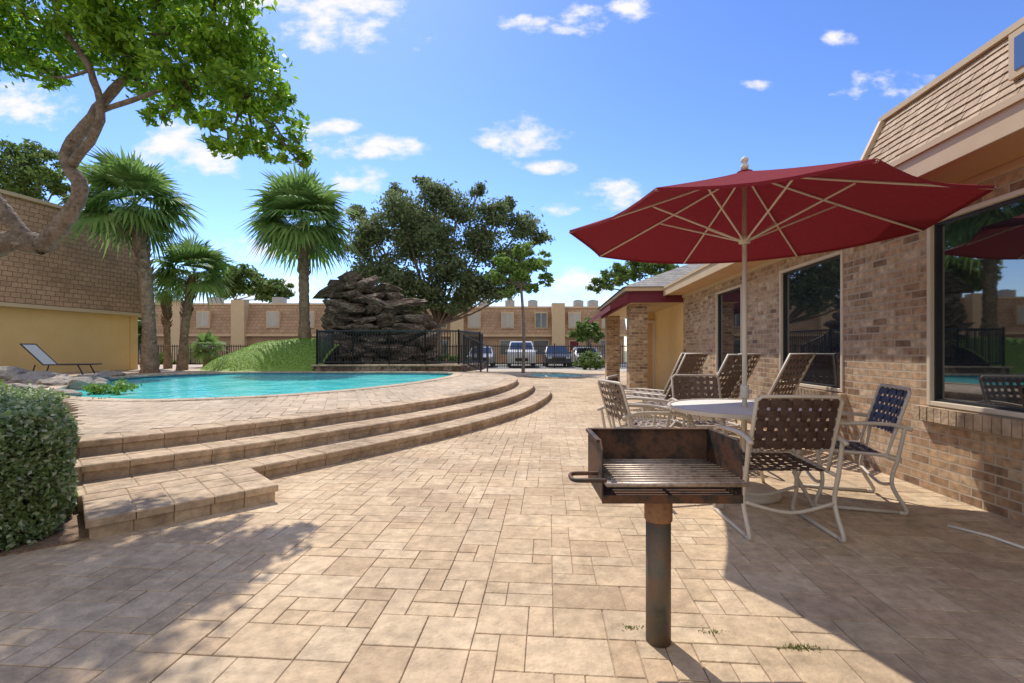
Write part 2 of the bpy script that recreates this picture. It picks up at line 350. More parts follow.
for i in range(n):
    j=(i+1)%n
    a,b_,c,d_=[Vector(q) for q in (pi[i],pi[j],pout[j],pout[i])]
    L_=(b_-a).length; k=max(1,int(L_/.3))
    for s in range(k):
        t0=s/k+.01;t1=(s+1)/k-.01
        mb.prism([tuple(a.lerp(b_,t0)),tuple(a.lerp(b_,t1)),tuple(d_.lerp(c,t1)),tuple(d_.lerp(c,t0))],.36,.415,.012)
struct(mb.build('pool_coping',M['flag']))
mb=MB()
for i in range(n):
    j=(i+1)%n; a=pool[i];b_=pool[j]; mb.add([(a[0],a[1],.36),(b_[0],b_[1],.36),(b_[0],b_[1],.2),(a[0],a[1],.2)],[(0,1,2,3)])
o=mb.build('pool_tile_band',M['tile']); struct(o); o.scale=(.999,.999,1)
mb=MB(); mb.add([(x,y,.31) for x,y in pool],[tuple(range(n))]); struct(mb.build('pool_water',M['water']))
def step_ring(w,z,depth,name,rows):
    body=MB(); A=[off(w+.010,i) for i in range(len(CV))]; B=[off(w+depth+.05,i) for i in range(len(CV))]
    for i in range(len(CV)-1):
        body.add([(*A[i],z-.145),(*A[i+1],z-.145),(*A[i],z-.006),(*A[i+1],z-.006),(*B[i],z-.006),(*B[i+1],z-.006)],[(0,1,3,2),(2,3,5,4)])
    struct(body.build(name+'_mortar',M['grout']))
    mb=MB()
    def blk(i,w0,w1,z0,z1,ch):
        g=.003; a=off(w0,i);b_=off(w0,i+1);c=off(w1,i+1);d_=off(w1,i)
        mb.prism([tuple(a.lerp(b_,g/.3)),tuple(a.lerp(b_,1-g/.3)),tuple(d_.lerp(c,1-g/.3)),tuple(d_.lerp(c,g/.3))],z0,z1+random.uniform(-.002,.002),ch)
    for i in range(len(CV)-1):
        blk(i,w-.02+random.uniform(-.003,.003),w+rows[0],z-.055,z,.009)
        blk(i,w,w+.08,z-.133,z-.058,.003)
        for k in range(len(rows)-1): blk(i,w+rows[k]+.004,w+rows[k+1],z-.03,z,.005)
    o=mb.build(name,M['step']); struct(o); return o
step_ring(0,.133,.45,'lower_step',[.26,.48])
step_ring(.45,.267,.45,'middle_step',[.26,.48])
step_ring(.9,.4,.3,'terrace_edge',[.3])
mb=MB()
t=(CV[1]-CV[0]).normalized()
for w0,w1,z in ((0,.45,.13),(.45,.9,.264),(.9,3.6,.39)):
    a=off(w0,0);b_=off(w1,0); mb.prism([tuple(a-t*.04),tuple(b_-t*.04),tuple(b_+t*.02),tuple(a+t*.02)],-.02,z-.004,.005)
struct(mb.build('step_end_wall',M['step']))
Q=[Vector(p) for p in ((-2.67,2.97),(-1.88,3.73),(-2.40,4.27),(-3.16,3.48))]
def bil(u,v): return tuple(Q[0].lerp(Q[1],u).lerp(Q[3].lerp(Q[2],u),v))
mb=MB(); mb.prism([bil(.012,.012),bil(.988,.012),bil(.988,.988),bil(.012,.988)],-.02,.124); struct(mb.build('landing_mortar',M['grout']))
mb=MB(); us=[-.02,.21,.4,.62,.8,1.02]; vs=[-.03,.34,.68,.97]
for i in range(5):
    for j in range(3):
        mb.prism([bil(us[i]+.003,vs[j]+.004),bil(us[i+1]-.003,vs[j]+.004),bil(us[i+1]-.003,vs[j+1]-.004),bil(us[i]+.003,vs[j+1]-.004)],.08,.133+random.uniform(-.002,.002),.007)
for i in range(5):
    u0=i/5+.004;u1=(i+1)/5-.004; mb.prism([bil(u0,0),bil(u1,0),bil(u1,.1),bil(u0,.1)],-.01,.077,.003)
for j in range(3):
    v0=j/3+.004;v1=(j+1)/3-.004
    mb.prism([bil(.9,v0),bil(1,v0),bil(1,v1),bil(.9,v1)],-.01,.0769,.003); mb.prism([bil(0,v0),bil(.1,v0),bil(.1,v1),bil(0,v1)],-.01,.0768,.003)
struct(mb.build('landing_step',M['step']))
mb=MB(); mb.prism(ccw(bed_edge),-.05,.012); struct(mb.build('planting_bed',M['mulch']))

# ------------------------------------------------------------ foliage
def leaf_arrays(cents,size,asp=.5,up=.3):
    n=len(cents); nrm=rng.normal(size=(n,3)); nrm[:,2]+=up; nrm/=np.linalg.norm(nrm,axis=1)[:,None]
    a=np.cross(nrm,rng.normal(size=(n,3))); a/=np.linalg.norm(a,axis=1)[:,None]; b_=np.cross(nrm,a)
    s=size*rng.uniform(.6,1.3,size=(n,1))
    v=np.empty((n,4,3)); v[:,0]=cents-a*s; v[:,1]=cents+b_*s*asp-nrm*s*.12; v[:,2]=cents+a*s; v[:,3]=cents-b_*s*asp-nrm*s*.12
    return v.reshape(-1,3)
def mesh_quads(name,v,mat_,parent):
    n=len(v)//4; me=bpy.data.meshes.new(name)
    me.vertices.add(len(v)); me.vertices.foreach_set('co',v.astype('f').ravel())
    me.loops.add(len(v)); me.loops.foreach_set('vertex_index',np.arange(len(v),dtype='i'))
    me.polygons.add(n); me.polygons.foreach_set('loop_start',np.arange(0,len(v),4,dtype='i')); me.polygons.foreach_set('loop_total',np.full(n,4,dtype='i'))
    me.update(); me.validate(); me.materials.append(mat_)
    o=bpy.data.objects.new(name,me); COL.objects.link(o)
    if parent: o.parent=parent
    return o
def cloud(blobs,n,size,clump=.28,asp=.5,per=45,flat=.8):
    w=np.array([b_[1]**2 for b_ in blobs]); w/=w.sum(); out=[]
    for (c,r_),ww in zip(blobs,w):
        k=int(n*ww); nc=max(5,k//per)
        d=rng.normal(size=(nc,3)); d/=np.linalg.norm(d,axis=1)[:,None]
        cc=np.array(c)+d*(rng.uniform(.15,1,size=(nc,1))**.5)*r_*np.array([1,1,flat])
        idx=rng.integers(0,nc,k); p=cc[idx]+rng.normal(size=(k,3))*clump*r_*np.array([1,1,.6])*.5
        out.append(p)
    return leaf_arrays(np.concatenate(out),size,asp)
def limb(mb,pts,r0,r1,n=9,wob=.0):
    P=catmull(pts,0); P=P[::4]+[P[-1]]
    m_=len(P)
    if wob: P=[p+Vector((random.uniform(-wob,wob),random.uniform(-wob,wob),random.uniform(-wob,wob))) for p in P]
    mb.tube(P,[(r0+(r1-r0)*i/(m_-1))*(1+(random.uniform(-.08,.08) if wob else 0)) for i in range(m_)],n)
def tree(name,base,fork,blobs,n,size,r0,label,cat,leafm,barkm='bark',group=None,trunkpts=None,asp=.5,clump=.28,per=45):
    root=empty(name,base,0,label,cat,group); B=Vector(base)
    mb=MB(); pts=trunkpts or [B-Vector((0,0,.1)),B.lerp(fork,.5)+Vector((.1,0,0)),fork]
    limb(mb,[Vector(p)-B for p in pts],r0,r0*.6,10,r0*.06)
    top=Vector(pts[-1])-B
    for (c,r_) in blobs:
        c=Vector(c)-B; mid=top.lerp(c,.5)+Vector((0,0,-.12*(c-top).length*.5))
        limb(mb,[top,mid,c],r0*.34,r0*.07,6,r0*.05)
        for k in range(3):
            e=c+Vector((random.uniform(-1,1),random.uniform(-1,1),random.uniform(-.6,.8)))*r_*.8
            limb(mb,[mid.lerp(c,.6),c.lerp(e,.4),e],r0*.12,r0*.03,4)
    mb.build('trunk',M[barkm],root,True)
    v=cloud([(tuple(Vector(c)-B),r_) for c,r_ in blobs],n,size,asp=asp,clump=clump,per=per)
    mesh_quads('crown',v,M[leafm],root); return root
nb=[]
for px,py,d,r_ in [(25,15,5.6,.55),(70,5,5.9,.5),(115,20,5.5,.5),(160,10,5.7,.55),(205,20,5.4,.5),(238,50,5.5,.42),(250,90,5.3,.42),(272,125,5.4,.35),(293,152,5.4,.2),(215,95,5.7,.42),(185,65,5.4,.45),(150,85,5.8,.36),(125,55,5.6,.34),(70,40,5.6,.42),(20,55,6,.38),(228,140,5.2,.28),(258,152,5.6,.22),(40,75,5.6,.22),(190,112,5.6,.28),(220,60,5.6,.4),(95,25,5.4,.4),(275,100,5.6,.22),(160,118,5.5,.2),(302,165,5.4,.12),
   (60,-50,5.4,.6),(150,-50,5.2,.6),(215,-30,5.1,.5),(20,-90,5.0,.6),(110,-110,5.0,.6),(-60,20,5.5,.7),(-70,-60,5.2,.7),(-150,-20,5.2,.8),(190,-100,4.9,.5)]:
    nb.append((tuple(at(px,d,py)),r_))
root=empty('oak_tree',(-8.3,6.4,0),0,'nearest leafy tree with a thick crooked limb reaching over the hedge at upper left','tree')
B=Vector((-8.3,6.4,0)); mb=MB()
main=[B+Vector((0,0,-.1)),B+Vector((.25,-.1,1.5)),Vector((-7.3,6.1,2.25)),at(8,6,242),at(42,6,246),at(64,5.95,222),at(80,5.9,188),at(66,5.85,155),at(92,5.8,118),at(128,5.75,72),at(165,5.7,35),at(215,5.5,20)]
limb(mb,[p-B for p in main[:5]],.20,.105,14,.018)
limb(mb,[p-B for p in main[4:]],.105,.025,14,.013)
limb(mb,[at(72,5.85,165)-B,at(100,5.7,120)-B,at(90,5.6,70)-B,at(60,5.6,20)-B,at(40,5.4,-60)-B],.055,.02,8,.008)
limb(mb,[at(95,5.8,112)-B,at(140,5.6,98)-B,at(190,5.5,80)-B,at(245,5.4,90)-B,at(285,5.4,140)-B],.035,.008,7,.006)
limb(mb,[at(30,6,244)-B,at(-40,5.8,150)-B,at(-100,5.5,20)-B,at(-120,5.3,-80)-B],.10,.04,8,.01)
cps=[at(128,5.75,72),at(165,5.7,35),at(90,5.6,70),at(60,5.6,20),at(190,5.5,80),at(245,5.4,90),at(-100,5.5,20),at(40,5.4,-60),at(215,5.5,20),at(95,5.8,112)]
for c,r_ in nb:
    c=Vector(c); q=min(cps,key=lambda p:(p-c).length)
    limb(mb,[q-B,q.lerp(c,.5)+Vector((0,0,-.06))-B,c-B],.022,.008,5)
    for k in range(4):
        e=c+Vector((random.uniform(-1,1),random.uniform(-1,1),random.uniform(-.7,.9)))*r_*.9
        limb(mb,[c-B,c.lerp(e,.5)+Vector((0,0,.03))-B,e-B],.009,.003,4)
mb.build('trunk',M['bark'],root,True)
mesh_quads('crown',cloud([(tuple(Vector(c)-B),r_) for c,r_ in nb],32000,.05,asp=.42,clump=.36,per=30,flat=.75),M['leaf'],root)
ob=[(tuple(at(px,d,py)),r_) for px,py,d,r_ in [(435,195,28,1.0),(402,212,27.5,1.2),(372,232,28,1.2),(415,243,28.5,1.4),(458,210,28,1.1),(492,215,27.5,1.0),(522,226,28,1.0),(541,238,28.5,.6),(482,245,28.5,1.3),(445,268,27.5,1.3),(376,268,28,1.3),(510,260,28,1.1),(405,285,27,1.2),(470,285,27.5,1.1),(357,213,29,.6),(425,222,30,1.2),(383,300,27.5,.9),(498,288,28,1.0),(430,296,27.5,1.0),(462,303,28,.7),(358,248,28.5,.8),(478,190,28.5,.5),(423,182,28.5,.5),(440,238,27,1.1),(353,278,28.5,.7),(520,284,28.5,.6),(395,192,28.5,.5),(508,204,28.5,.5),(372,300,27,.7),(415,306,27,.7),(448,305,27.2,.6)]]
tree('oak_tree',(at(434,28,z=.2)),at(438,28,326),ob,52000,.125,.27,'broad green live oak rising behind the rock waterfall','tree','oakleaf',clump=.52,per=45,asp=.45)
pb=[(tuple(at(px,24.5,py)),r_) for px,py,r_ in [(522,250,.6),(505,262,.55),(540,262,.6),(497,277,.5),(522,272,.7),(546,280,.45),(510,290,.45),(532,290,.4)]]
tree('pine_tree',at(523,24.5,z=-.05),at(521,24.5,285),pb,6500,.10,.10,'slender light green tree with a thin airy crown, right of the live oak','tree','pineleaf')
for lab,base,fk,bl,n_,s_ in [
  ('treetop showing above the left mansard roof',at(40,30,z=0),at(40,30,215),[(12,165,1.6),(40,160,1.4),(25,180,1.8),(58,180,1.1),(70,195,1.0)],7000,.14),
  ('distant round treetop behind the roof left of the tall palm',at(235,58,z=0),at(235,58,300),[(225,285,2),(245,280,2.3),(265,288,2),(285,293,1.3)],6000,.28),
  ('low distant tree at the fence left of the porch',at(588,36,z=0),at(588,36,345),[(582,332,.9),(590,325,.8),(596,335,.7)],3000,.14),
  ('treetop rising behind the grey porch roof',at(640,30,z=0),at(640,30,290),[(615,275,1.0),(640,266,1.1),(660,270,.9),(600,285,.7)],5000,.14),
  ('green tree filling the gap left of the leaning palm',at(128,33,z=0),at(128,33,340),[(124,322,1.2),(130,335,1.2)],3000,.16)]:
    d=base.y; tree('background_tree',base,fk,[(tuple(at(a,d+random.uniform(-1,1),b_)),r_) for a,b_,r_ in bl],n_,s_,.25,lab,'tree','farleaf',group='trees beyond the fence')
for i,(px,py,d,r_,lab) in enumerate([(215,352,29,.6,'small shrub beside the small fan palm'),(447,352,27,.7,'dark shrub behind the stair railing'),(590,352,29,.7,'shrub at the fence just left of the porch pillar'),(160,352,29,.7,'leafy shrub at the fence between the palm trunks')]):
    c=at(px,d,z=0); root=empty('shrub',c,0,lab,'shrub','shrubs along the fence')
    mesh_quads('foliage',cloud([((0,0,r_*.8),r_),((r_*.7,0,r_*.6),r_*.7),((-r_*.7,.1,r_*.6),r_*.7)],2500,.08),M['farleaf'],root)
    mb=MB(); mb.tube([(0,0,0),(.05,0,r_)],.05,6); mb.build('stem',M['bark'],root)

# hedge
root=empty('hedge',(-3.4,3.4,0.01),0,'clipped variegated hedge beside the stone steps at left edge','hedge')
hp=ccw([(-2.86,3.04),(-4.0,4.28),(-6.2,5.0),(-6.4,2.6),(-3.6,1.98),(-3.10,2.45)]); hin=inset(hp,.22)
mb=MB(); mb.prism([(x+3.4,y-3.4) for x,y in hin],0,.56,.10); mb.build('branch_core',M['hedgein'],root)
pts=[]; n=len(hp)
def hn(x,y,z): return .07*noise.noise(Vector((x*2.3,y*2.3,z*2.5)))+.05*noise.noise(Vector((x*7,y*7,z*7)))
for i in range(n):
    a=Vector(hp[i]);b_=Vector(hp[(i+1)%n]); k=int((b_-a).length*10000)
    for _ in range(k):
        t=random.random(); z=random.uniform(.01,.80); q=a.lerp(b_,t); rr=.11*max(0,(z-.55)/.25)**2+.02*(1-min(1,z/.2))
        nx=Vector((-(b_-a).y,(b_-a).x)).normalized()
        q=q+nx*(rr+hn(q.x,q.y,z)+abs(random.gauss(0,.06))); pts.append((q.x+3.4,q.y-3.4,z))
xs=[p[0] for p in hp];ys=[p[1] for p in hp]; hin2=inset(hp,.07)
for _ in range(90000):
    x=random.uniform(min(xs),max(xs));y=random.uniform(min(ys),max(ys))
    if inside((x,y),hin2): pts.append((x+3.4,y-3.4,.79+hn(x,y,9)*.9-abs(random.gauss(0,.04))))
for _ in range(6000):
    i=random.randrange(len(pts)); p=pts[i]
    if p[2]>.7: pts.append((p[0],p[1],p[2]+random.uniform(.01,.09)))
mesh_quads('foliage',leaf_arrays(np.array(pts),.020,.6,.5),M['hedge'],root)

# palms
def frond(V,base,direc,L_,droop,nl=22,fan=.58):
    base=Vector(base); d=Vector(direc).normalized(); side=d.cross(Vector((0,0,1))).normalized(); upv=side.cross(d)
    pe=L_*.42; tip=base+d*pe
    V.append([base-side*.018,base+side*.018,tip+side*.01,tip-side*.01])
    tw=random.uniform(-.5,.5); s0=side*math.cos(tw)+upv*math.sin(tw); u0=upv*math.cos(tw)-side*math.sin(tw)
    for k in range(nl):
        a=(k/(nl-1)-.5)*2; ang=a*1.8; ll=L_*fan*(1-.25*abs(a))*random.uniform(.8,1.1)
        dd=(d*math.cos(ang)+s0*math.sin(ang)).normalized()
        p1=tip+dd*ll*.6+Vector((0,0,-droop*.10*ll))+u0*(.10*ll*abs(a)); p2=tip+dd*ll+Vector((0,0,-droop*.52*ll))
        s2=dd.cross(u0).normalized()*L_*.024
        V.append([tip,p1+s2,p2,p1-s2])
def palm(base,top,r_,L_,label,nf=46,lean=0,name='palm_tree'):
    B=Vector(base); T=Vector(top)-B; root=empty(name,B,0,label,'palm tree','palms around the pool')
    mb=MB(); pts=[]; rs=[]; k=40
    for i in range(k+1):
        t=i/k; p=T*t+Vector((lean*math.sin(t*math.pi),0,0)); p.z=T.z*t-.1*(1-t); pts.append(p); rs.append(r_*(1.2-.4*min(1,t*4))*(1+.10*(i%2)+random.uniform(-.05,.05))*(1 if t<.8 else 1+.4*(t-.8)*5*.6))
    mb.tube(pts,rs,12)
    for i in range(110):
        t=random.uniform(.55,1); p=T*t+Vector((lean*math.sin(t*math.pi),0,0)); a_=random.uniform(0,6.28); rr=r_*.8
        q=p+Vector((math.cos(a_)*rr,math.sin(a_)*rr,0)); mb.tube([q,q+Vector((math.cos(a_)*.09,math.sin(a_)*.09,.17))],[.03,.014],4)
    mb.build('trunk',M['palmbark'],root,True)
    V=[];D=[]
    for i in range(nf):
        az=i*2.399963+random.uniform(-.3,.3); t=(i+.5)/nf; el=R(80-118*t**.85+random.uniform(-9,9))
        d=Vector((math.cos(az)*math.cos(el),math.sin(az)*math.cos(el),math.sin(el)))
        frond(V,T+Vector((0,0,.1)),d,L_*random.uniform(.78,1.12),.3+.65*t)
    for i in range(6):
        az=i*1.05+.3; d=Vector((math.cos(az)*.5,math.sin(az)*.5,-1)); frond(D,T-Vector((0,0,.1)),d,L_*.5,.3,9)
    mesh_quads('crown',np.array([[tuple(p) for p in q] for q in V]).reshape(-1,3),M['palmleaf'],root)
    mesh_quads('dead_fronds',np.array([[tuple(p) for p in q] for q in D]).reshape(-1,3),M['deadfrond'],root)
    return root
palm(at(150,16.5,z=.35),at(135,16.5,208),.24,2.2,'leaning palm with a tall bare trunk in front of the yellow wall',56,lean=.15)
palm(at(182,19,z=.35),at(194,19,274),.18,1.8,'shorter palm just right of the leaning one',44,lean=-.1)
palm(at(305,20.5,z=1.25),at(303,20.5,224),.25,2.65,'full headed palm growing on the grass mound beside the rocks',70)
palm(at(205,22,z=.35),at(207,22,350),.12,.95,'stubby little fan palm low beside the mound',24,name='fan_palm')
palm(at(168,20.5,z=.35),at(166,20.5,292),.15,1.0,'thin palm between the leaning palm and the shorter one',24)

# mound
def mh(x,y):
    u=(x+9.2)/4.0; v=(y-20.6)/3.1; return max(0,1-(u*u if x<-9.2 else ((x+9.2)/3)**2*.25)-v*v)**.85*1.35
mb=MB(); nx,ny=48,28; vs=[]
for j in range(ny+1):
    for i in range(nx+1):
        x=-13.6+6.4*i/nx; y=17.45+6.5*j/ny
        h=mh(x,y); vs.append((x,y,.34+h+.03*math.sin(x*3+y*2)*min(1,h*3)))
fs=[(j*(nx+1)+i,j*(nx+1)+i+1,(j+1)*(nx+1)+i+1,(j+1)*(nx+1)+i) for j in range(ny) for i in range(nx)]
mb.add(vs,fs); struct(mb.build('grass_mound_hill',M['grass'],None,True))
gpts=[]
while len(gpts)<22000:
    x=random.uniform(-13.4,-7.3); y=random.uniform(17.5,22); h=mh(x,y)
    if h>.02: gpts.append((x,y,.34+h+.03*math.sin(x*3+y*2)*min(1,h*3)+random.uniform(-.005,.02)))
tag(mesh_quads('mound_ground_cover',leaf_arrays(np.array(gpts),.028,.35,1.2),M['cover'],None),kind='stuff',label='green ground cover over the mound beside the rock waterfall',cat='ground cover')

# rocks
def rock_mesh(seed,m_):
    rr=random.Random(seed); bm=bmesh.new(); bmesh.ops.create_icosphere(bm,subdivisions=3,radius=1)
    o_=Vector((rr.uniform(0,50),rr.uniform(0,50),0))
    for v in bm.verts:
        n_=noise.noise(v.co*1.2+o_)*.45+noise.noise(v.co*3+o_)*.22+noise.noise(v.co*7+o_)*.08
        v.co*=1+n_; v.co.z=round(v.co.z*3.5)/3.5*.55+v.co.z*.45
    me=bpy.data.meshes.new('boulder'); bm.to_mesh(me); bm.free(); me.materials.append(m_); return me
def slab_mesh(seed,m_):
    rr=random.Random(seed); k=rr.randint(6,10); ring=[]
    for i in range(k):
        a=2*math.pi*(i+rr.uniform(-.35,.35))/k; q=rr.uniform(.6,1.25); ring.append((math.cos(a)*q,math.sin(a)*q))
    bm=bmesh.new(); L0=[]
    for z,s in ((-.5,.65),(-.15,.9),(.2,1.02),(.5,.8)):
        L0.append([bm.verts.new((x*s+rr.uniform(-.12,.12),y*s+rr.uniform(-.12,.12),z+rr.uniform(-.2,.2))) for x,y in ring])
    for a,b_ in zip(L0[:-1],L0[1:]):
        for i in range(k): bm.faces.new((a[i],a[(i+1)%k],b_[(i+1)%k],b_[i]))
    bm.faces.new(L0[-1]); bm.faces.new(L0[0][::-1])
    me=bpy.data.meshes.new('ledge_stone'); bm.to_mesh(me); bm.free(); me.materials.append(m_); return me
RM=[slab_mesh(i,M['rock']) for i in range(12)]; RP=[rock_mesh(i+20,M['palerock']) for i in range(4)]
def put(me,name,loc,sc,rot,parent=None):
    o=bpy.data.objects.new(name,me); COL.objects.link(o); o.location=loc; o.scale=sc; o.rotation_euler=rot
    if parent: o.parent=parent
    return o
root=empty('rock_waterfall',(-5.75,20.8,.4),0,'tall layered brown rock waterfall behind the black railing','rock waterfall')
cnt=0
hx=lambda x: np.interp(x,[-2.2,-2.0,-1.2,-.6,.0,.7,1.4,2.0,2.5],[3.2,4.2,4.3,3.8,3.7,3.2,2.9,2.1,1.2])
zz_=.3
while zz_<4.5:
    hh=random.uniform(.22,.38); x=-2.15+random.uniform(0,.4)
    while x<2.5:
        w=random.choice([random.uniform(.28,.5),random.uniform(.5,.95)])
        if hx(x)>zz_+.05 and cnt<99:
            y=-.85+.30*zz_+random.uniform(-.5,.3)+.1*abs(x)
            put(random.choice(RM),'ledge_stone',(x,y,zz_+random.uniform(-.07,.07)),(w,random.uniform(.5,.9),hh*random.choice([.7,1.0,1.6])),(random.uniform(-.25,.25),random.uniform(-.2,.42),random.uniform(-3,3)),root); cnt+=1
        x+=w*1.2
    zz_+=hh
mb=MB(); mb.add([(-1.9,.1,0),(2.2,.2,0),(2.2,2.4,0),(-1.9,2.4,0),(-1.7,.9,3.9),(.2,.8,3.3),(1.7,.6,2.2),(.2,1.9,3.2),(-1.7,1.9,3.7)],[(0,1,6,5,4),(1,2,6),(2,3,8,7),(3,0,4,8),(4,5,7,8),(5,6,7),(6,2,7)]); mb.build('rock_core',M['rock'],root)
BL_=['leftmost large pale boulder behind the hedge','second pale boulder behind the hedge','third pale boulder in the row behind the hedge','pale boulder at the left tip of the pool','smaller boulder in front of the back row, above the hedge','small rock nearest the pool corner','low rock on the far side of the pool tip','rock under the leaning palm beside the pool','small rock at the left frame edge above the hedge']
for i,(px,py,z,s) in enumerate([(10,378,.45,.55),(38,381,.42,.42),(62,384,.42,.38),(85,385,.40,.33),(25,392,.35,.32),(55,397,.32,.26),(92,379,.42,.3),(110,376,.4,.3),(5,399,.3,.3)]):
    p=gp(px,py,z); o=put(RP[i%4],'boulder',p,(s*1.3,s,s*.5),(0,0,i*1.3)); tag(o,BL_[i],'boulder','boulders edging the pool')
root=empty('ground_cover_plant',(-7.6,7.5,.3),0,'low leafy plants creeping among the pale boulders','plant')
mesh_quads('foliage',cloud([((0,0,0),.5),((-1.3,.3,.05),.6),((1.0,.1,-.05),.35),((-2.5,.9,.1),.7),((-.5,2.0,.1),.4)],6000,.04,flat=.4),M['cover'],root)
mb=MB()
for k in range(12): mb.tube([(-2+k*.25,.2,-.2),(-2+k*.27,.25,.12)],.012,5)
mb.build('stem',M['bark'],root)

# platform with railing
mb=MB(); mb.prism([(-7.4,17.5),(-1.9,17.5),(-1.2,19.5),(-1.2,24),(-7.4,24)],.38,.62); struct(mb.build('stone_platform',M['rock']))
mb=MB()
for k in range(18):
    x0=-7.45+k*.31; mb.prism([(x0+.004,17.42),(x0+.306,17.42),(x0+.306,17.75),(x0+.004,17.75)],.60,.66,.012)
struct(mb.build('platform_coping',M['step']))
root=empty('iron_railing',(-7.3,17.6,.66),0,'black iron railing around the rock waterfall platform','railing')
def railing(root,pts,h,sp,pr=.014):
    top=MB(); bot=MB(); pk=MB()
    for a,b_ in zip(pts[:-1],pts[1:]):
        a=Vector(a);b_=Vector(b_); L_=(b_-a).length; up=Vector((0,0,1))
        top.tube([a+up*h,b_+up*h],.034,6); bot.tube([a+up*.08,b_+up*.08],.026,6)
        k=int(L_/sp)
        for i in range(1,k):
            q=a.lerp(b_,i/k); pk.tube([q+up*.08,q+up*h],pr,4)
        for q in (a,b_):
            m_=MB(); m_.tube([q,q+up*(h+.06)],.038,6); m_.build('post',M['iron'],root)
    top.build('top_rail',M['iron'],root); bot.build('bottom_rail',M['iron'],root); pk.build('pickets',M['iron'],root)
railing(root,[(0,1.5,0),(0,0,0),(1.35,0,0),(2.7,0,0),(4.05,0,0),(5.3,0,0),(5.95,2.0,0),(5.95,3.8,0)],1.25,.10,.016)
root=empty('stair_railing',(-1.9,17.6,.66),0,'short sloping black handrail at the right end of the platform','railing')
railing(root,[(.1,0,0),(.75,-.3,-.26)],1.05,.105)
mb=MB(); mb.tube([(.75,-.3,.79),(1.0,-.4,.72),(1.0,-.4,-.26)],.028,6); mb.build('handrail_end',M['iron'],root)

root=empty('iron_fence',(-26,31,0),0,'long black iron picket fence between the pool grounds and parked cars','fence')
for k in range(14):
    x0=k*2.4; m_=MB(); m_.box(x0-.04,x0+.04,-.04,.04,0,1.62); m_.build('post',M['iron'],root)
    m_=MB(); m_.box(x0+.04,x0+2.36,-.02,.02,1.42,1.47); m_.box(x0+.04,x0+2.36,-.02,.02,.12,.17)
    for i in range(1,16): m_.box(x0+i*.15-.018,x0+i*.15+.018,-.015,.015,.03,1.55)
    m_.build('fence_panel',M['iron'],root)

# ------------------------------------------------------------ clubhouse
CH=empty('clubhouse',(BO[0],BO[1],0),BA,'single storey brick clubhouse with big windows and shingled mansard along the right','building')
wins=[(-1.75,.81),(1.97,3.39),(4.69,5.91)]; WB,WT=.73,2.31
mb=MB(); ys=[-7]+[v for w in wins for v in w]+[8.14]; T_=.25
mb.box(0,T_,-7,8.14,-.05,WB); mb.box(0,T_,-7,8.14,WT,2.55)
for i in range(0,len(ys),2): mb.box(0,T_,ys[i],ys[i+1],WB,WT)
mb.box(.26,5.5,8.0,8.14,-.05,2.46)
mb.build('wall',M['brick'],CH)
mb=MB(); mb.box(T_+.001,5.5,-7,7.99,2.52,2.6); mb.build('ceiling',M['tan'],CH)
for a,b_ in wins:
    m_=MB(); w=.038
    m_.box(-.015,.10,a,a+w,WB,WT); m_.box(-.015,.10,b_-w,b_,WB,WT); m_.box(-.015,.10,a+w,b_-w,WT-w,WT); m_.box(-.015,.10,a+w,b_-w,WB,WB+w)
    f_=m_.build('window',M['cream'],CH,bevel=.005)
    m_=MB(); w2=.06
    m_.box(.02,.06,a+w,a+w2,WB+w,WT-w); m_.box(.02,.06,b_-w2,b_-w,WB+w,WT-w); m_.box(.02,.06,a+w2,b_-w2,WT-w2,WT-w); m_.box(.02,.06,a+w2,b_-w2,WB+w,WB+w2); m_.build('sash',M['iron'],f_)
    m_=MB(); m_.box(.045,.05,a+w2,b_-w2,WB+w2,WT-w2); m_.build('pane',M['glass'],f_)
    m_=MB(); yy=a-.06
    while yy<b_+.05:
        m_.box(-.06-random.uniform(0,.006),-.001,yy+.004,yy+.066,WB-.13,WB-.012); yy+=.073
    m_.build('sill',M['step'],f_)
mb=MB(); mb.box(-.45,-.001,-7,8.1,2.52,2.535); mb.build('soffit',M['soffit'],CH)
mb=MB(); mb.box(-.48,-.45,-7,8.12,2.50,2.70); mb.box(-.03,-.002,-7,8.14,2.455,2.519); mb.build('fascia',M['tan'],CH,bevel=.004)
mb=MB(); mb.box(-.50,-.482,-7,8.12,2.665,2.71); mb.build('drip_edge',M['tan'],CH)
mb=MB(); mb.add([(-.45,1.1,2.70),(-.45,8.1,2.70),(2.8,8.1,3.4),(2.8,1.1,3.4)],[(0,1,2,3)]); mb.build('roof',M['greyshingle'],CH)
mb=MB(); rows=9; zb,zt=2.72,3.30; xb,xt=-.44,-.16
for k in range(rows):
    z0=zb+(zt-zb)*k/rows; z1=z0+(zt-zb)/rows*1.25; x0=xb+(xt-xb)*k/rows; x1=x0+(xt-xb)/rows*1.25
    y=-7+random.uniform(0,.1)
    while y<1.05:
        w=random.uniform(.08,.15); y2=min(1.05,y+w-.004); e=random.uniform(0,.008)
        mb.add([(x0-.022,y,z0-e),(x0-.022,y2,z0-e),(x1-.006,y2,z1),(x1-.006,y,z1),(x0,y,z0-e),(x0,y2,z0-e)],[(0,3,2,1),(0,1,5,4)]); y+=w
mb.build('mansard_roof',M['shake'],CH)
mb=MB(); mb.add([(xb,-7,zb),(xb,1.04,zb),(xt,1.04,zt),(xt,-7,zt),(2.5,1.04,zt),(2.5,-7,zt),(2.5,1.04,zb)],[(0,3,2,1),(3,5,4,2),(1,2,4,6)]); mb.build('roof_deck',M['tan'],CH)
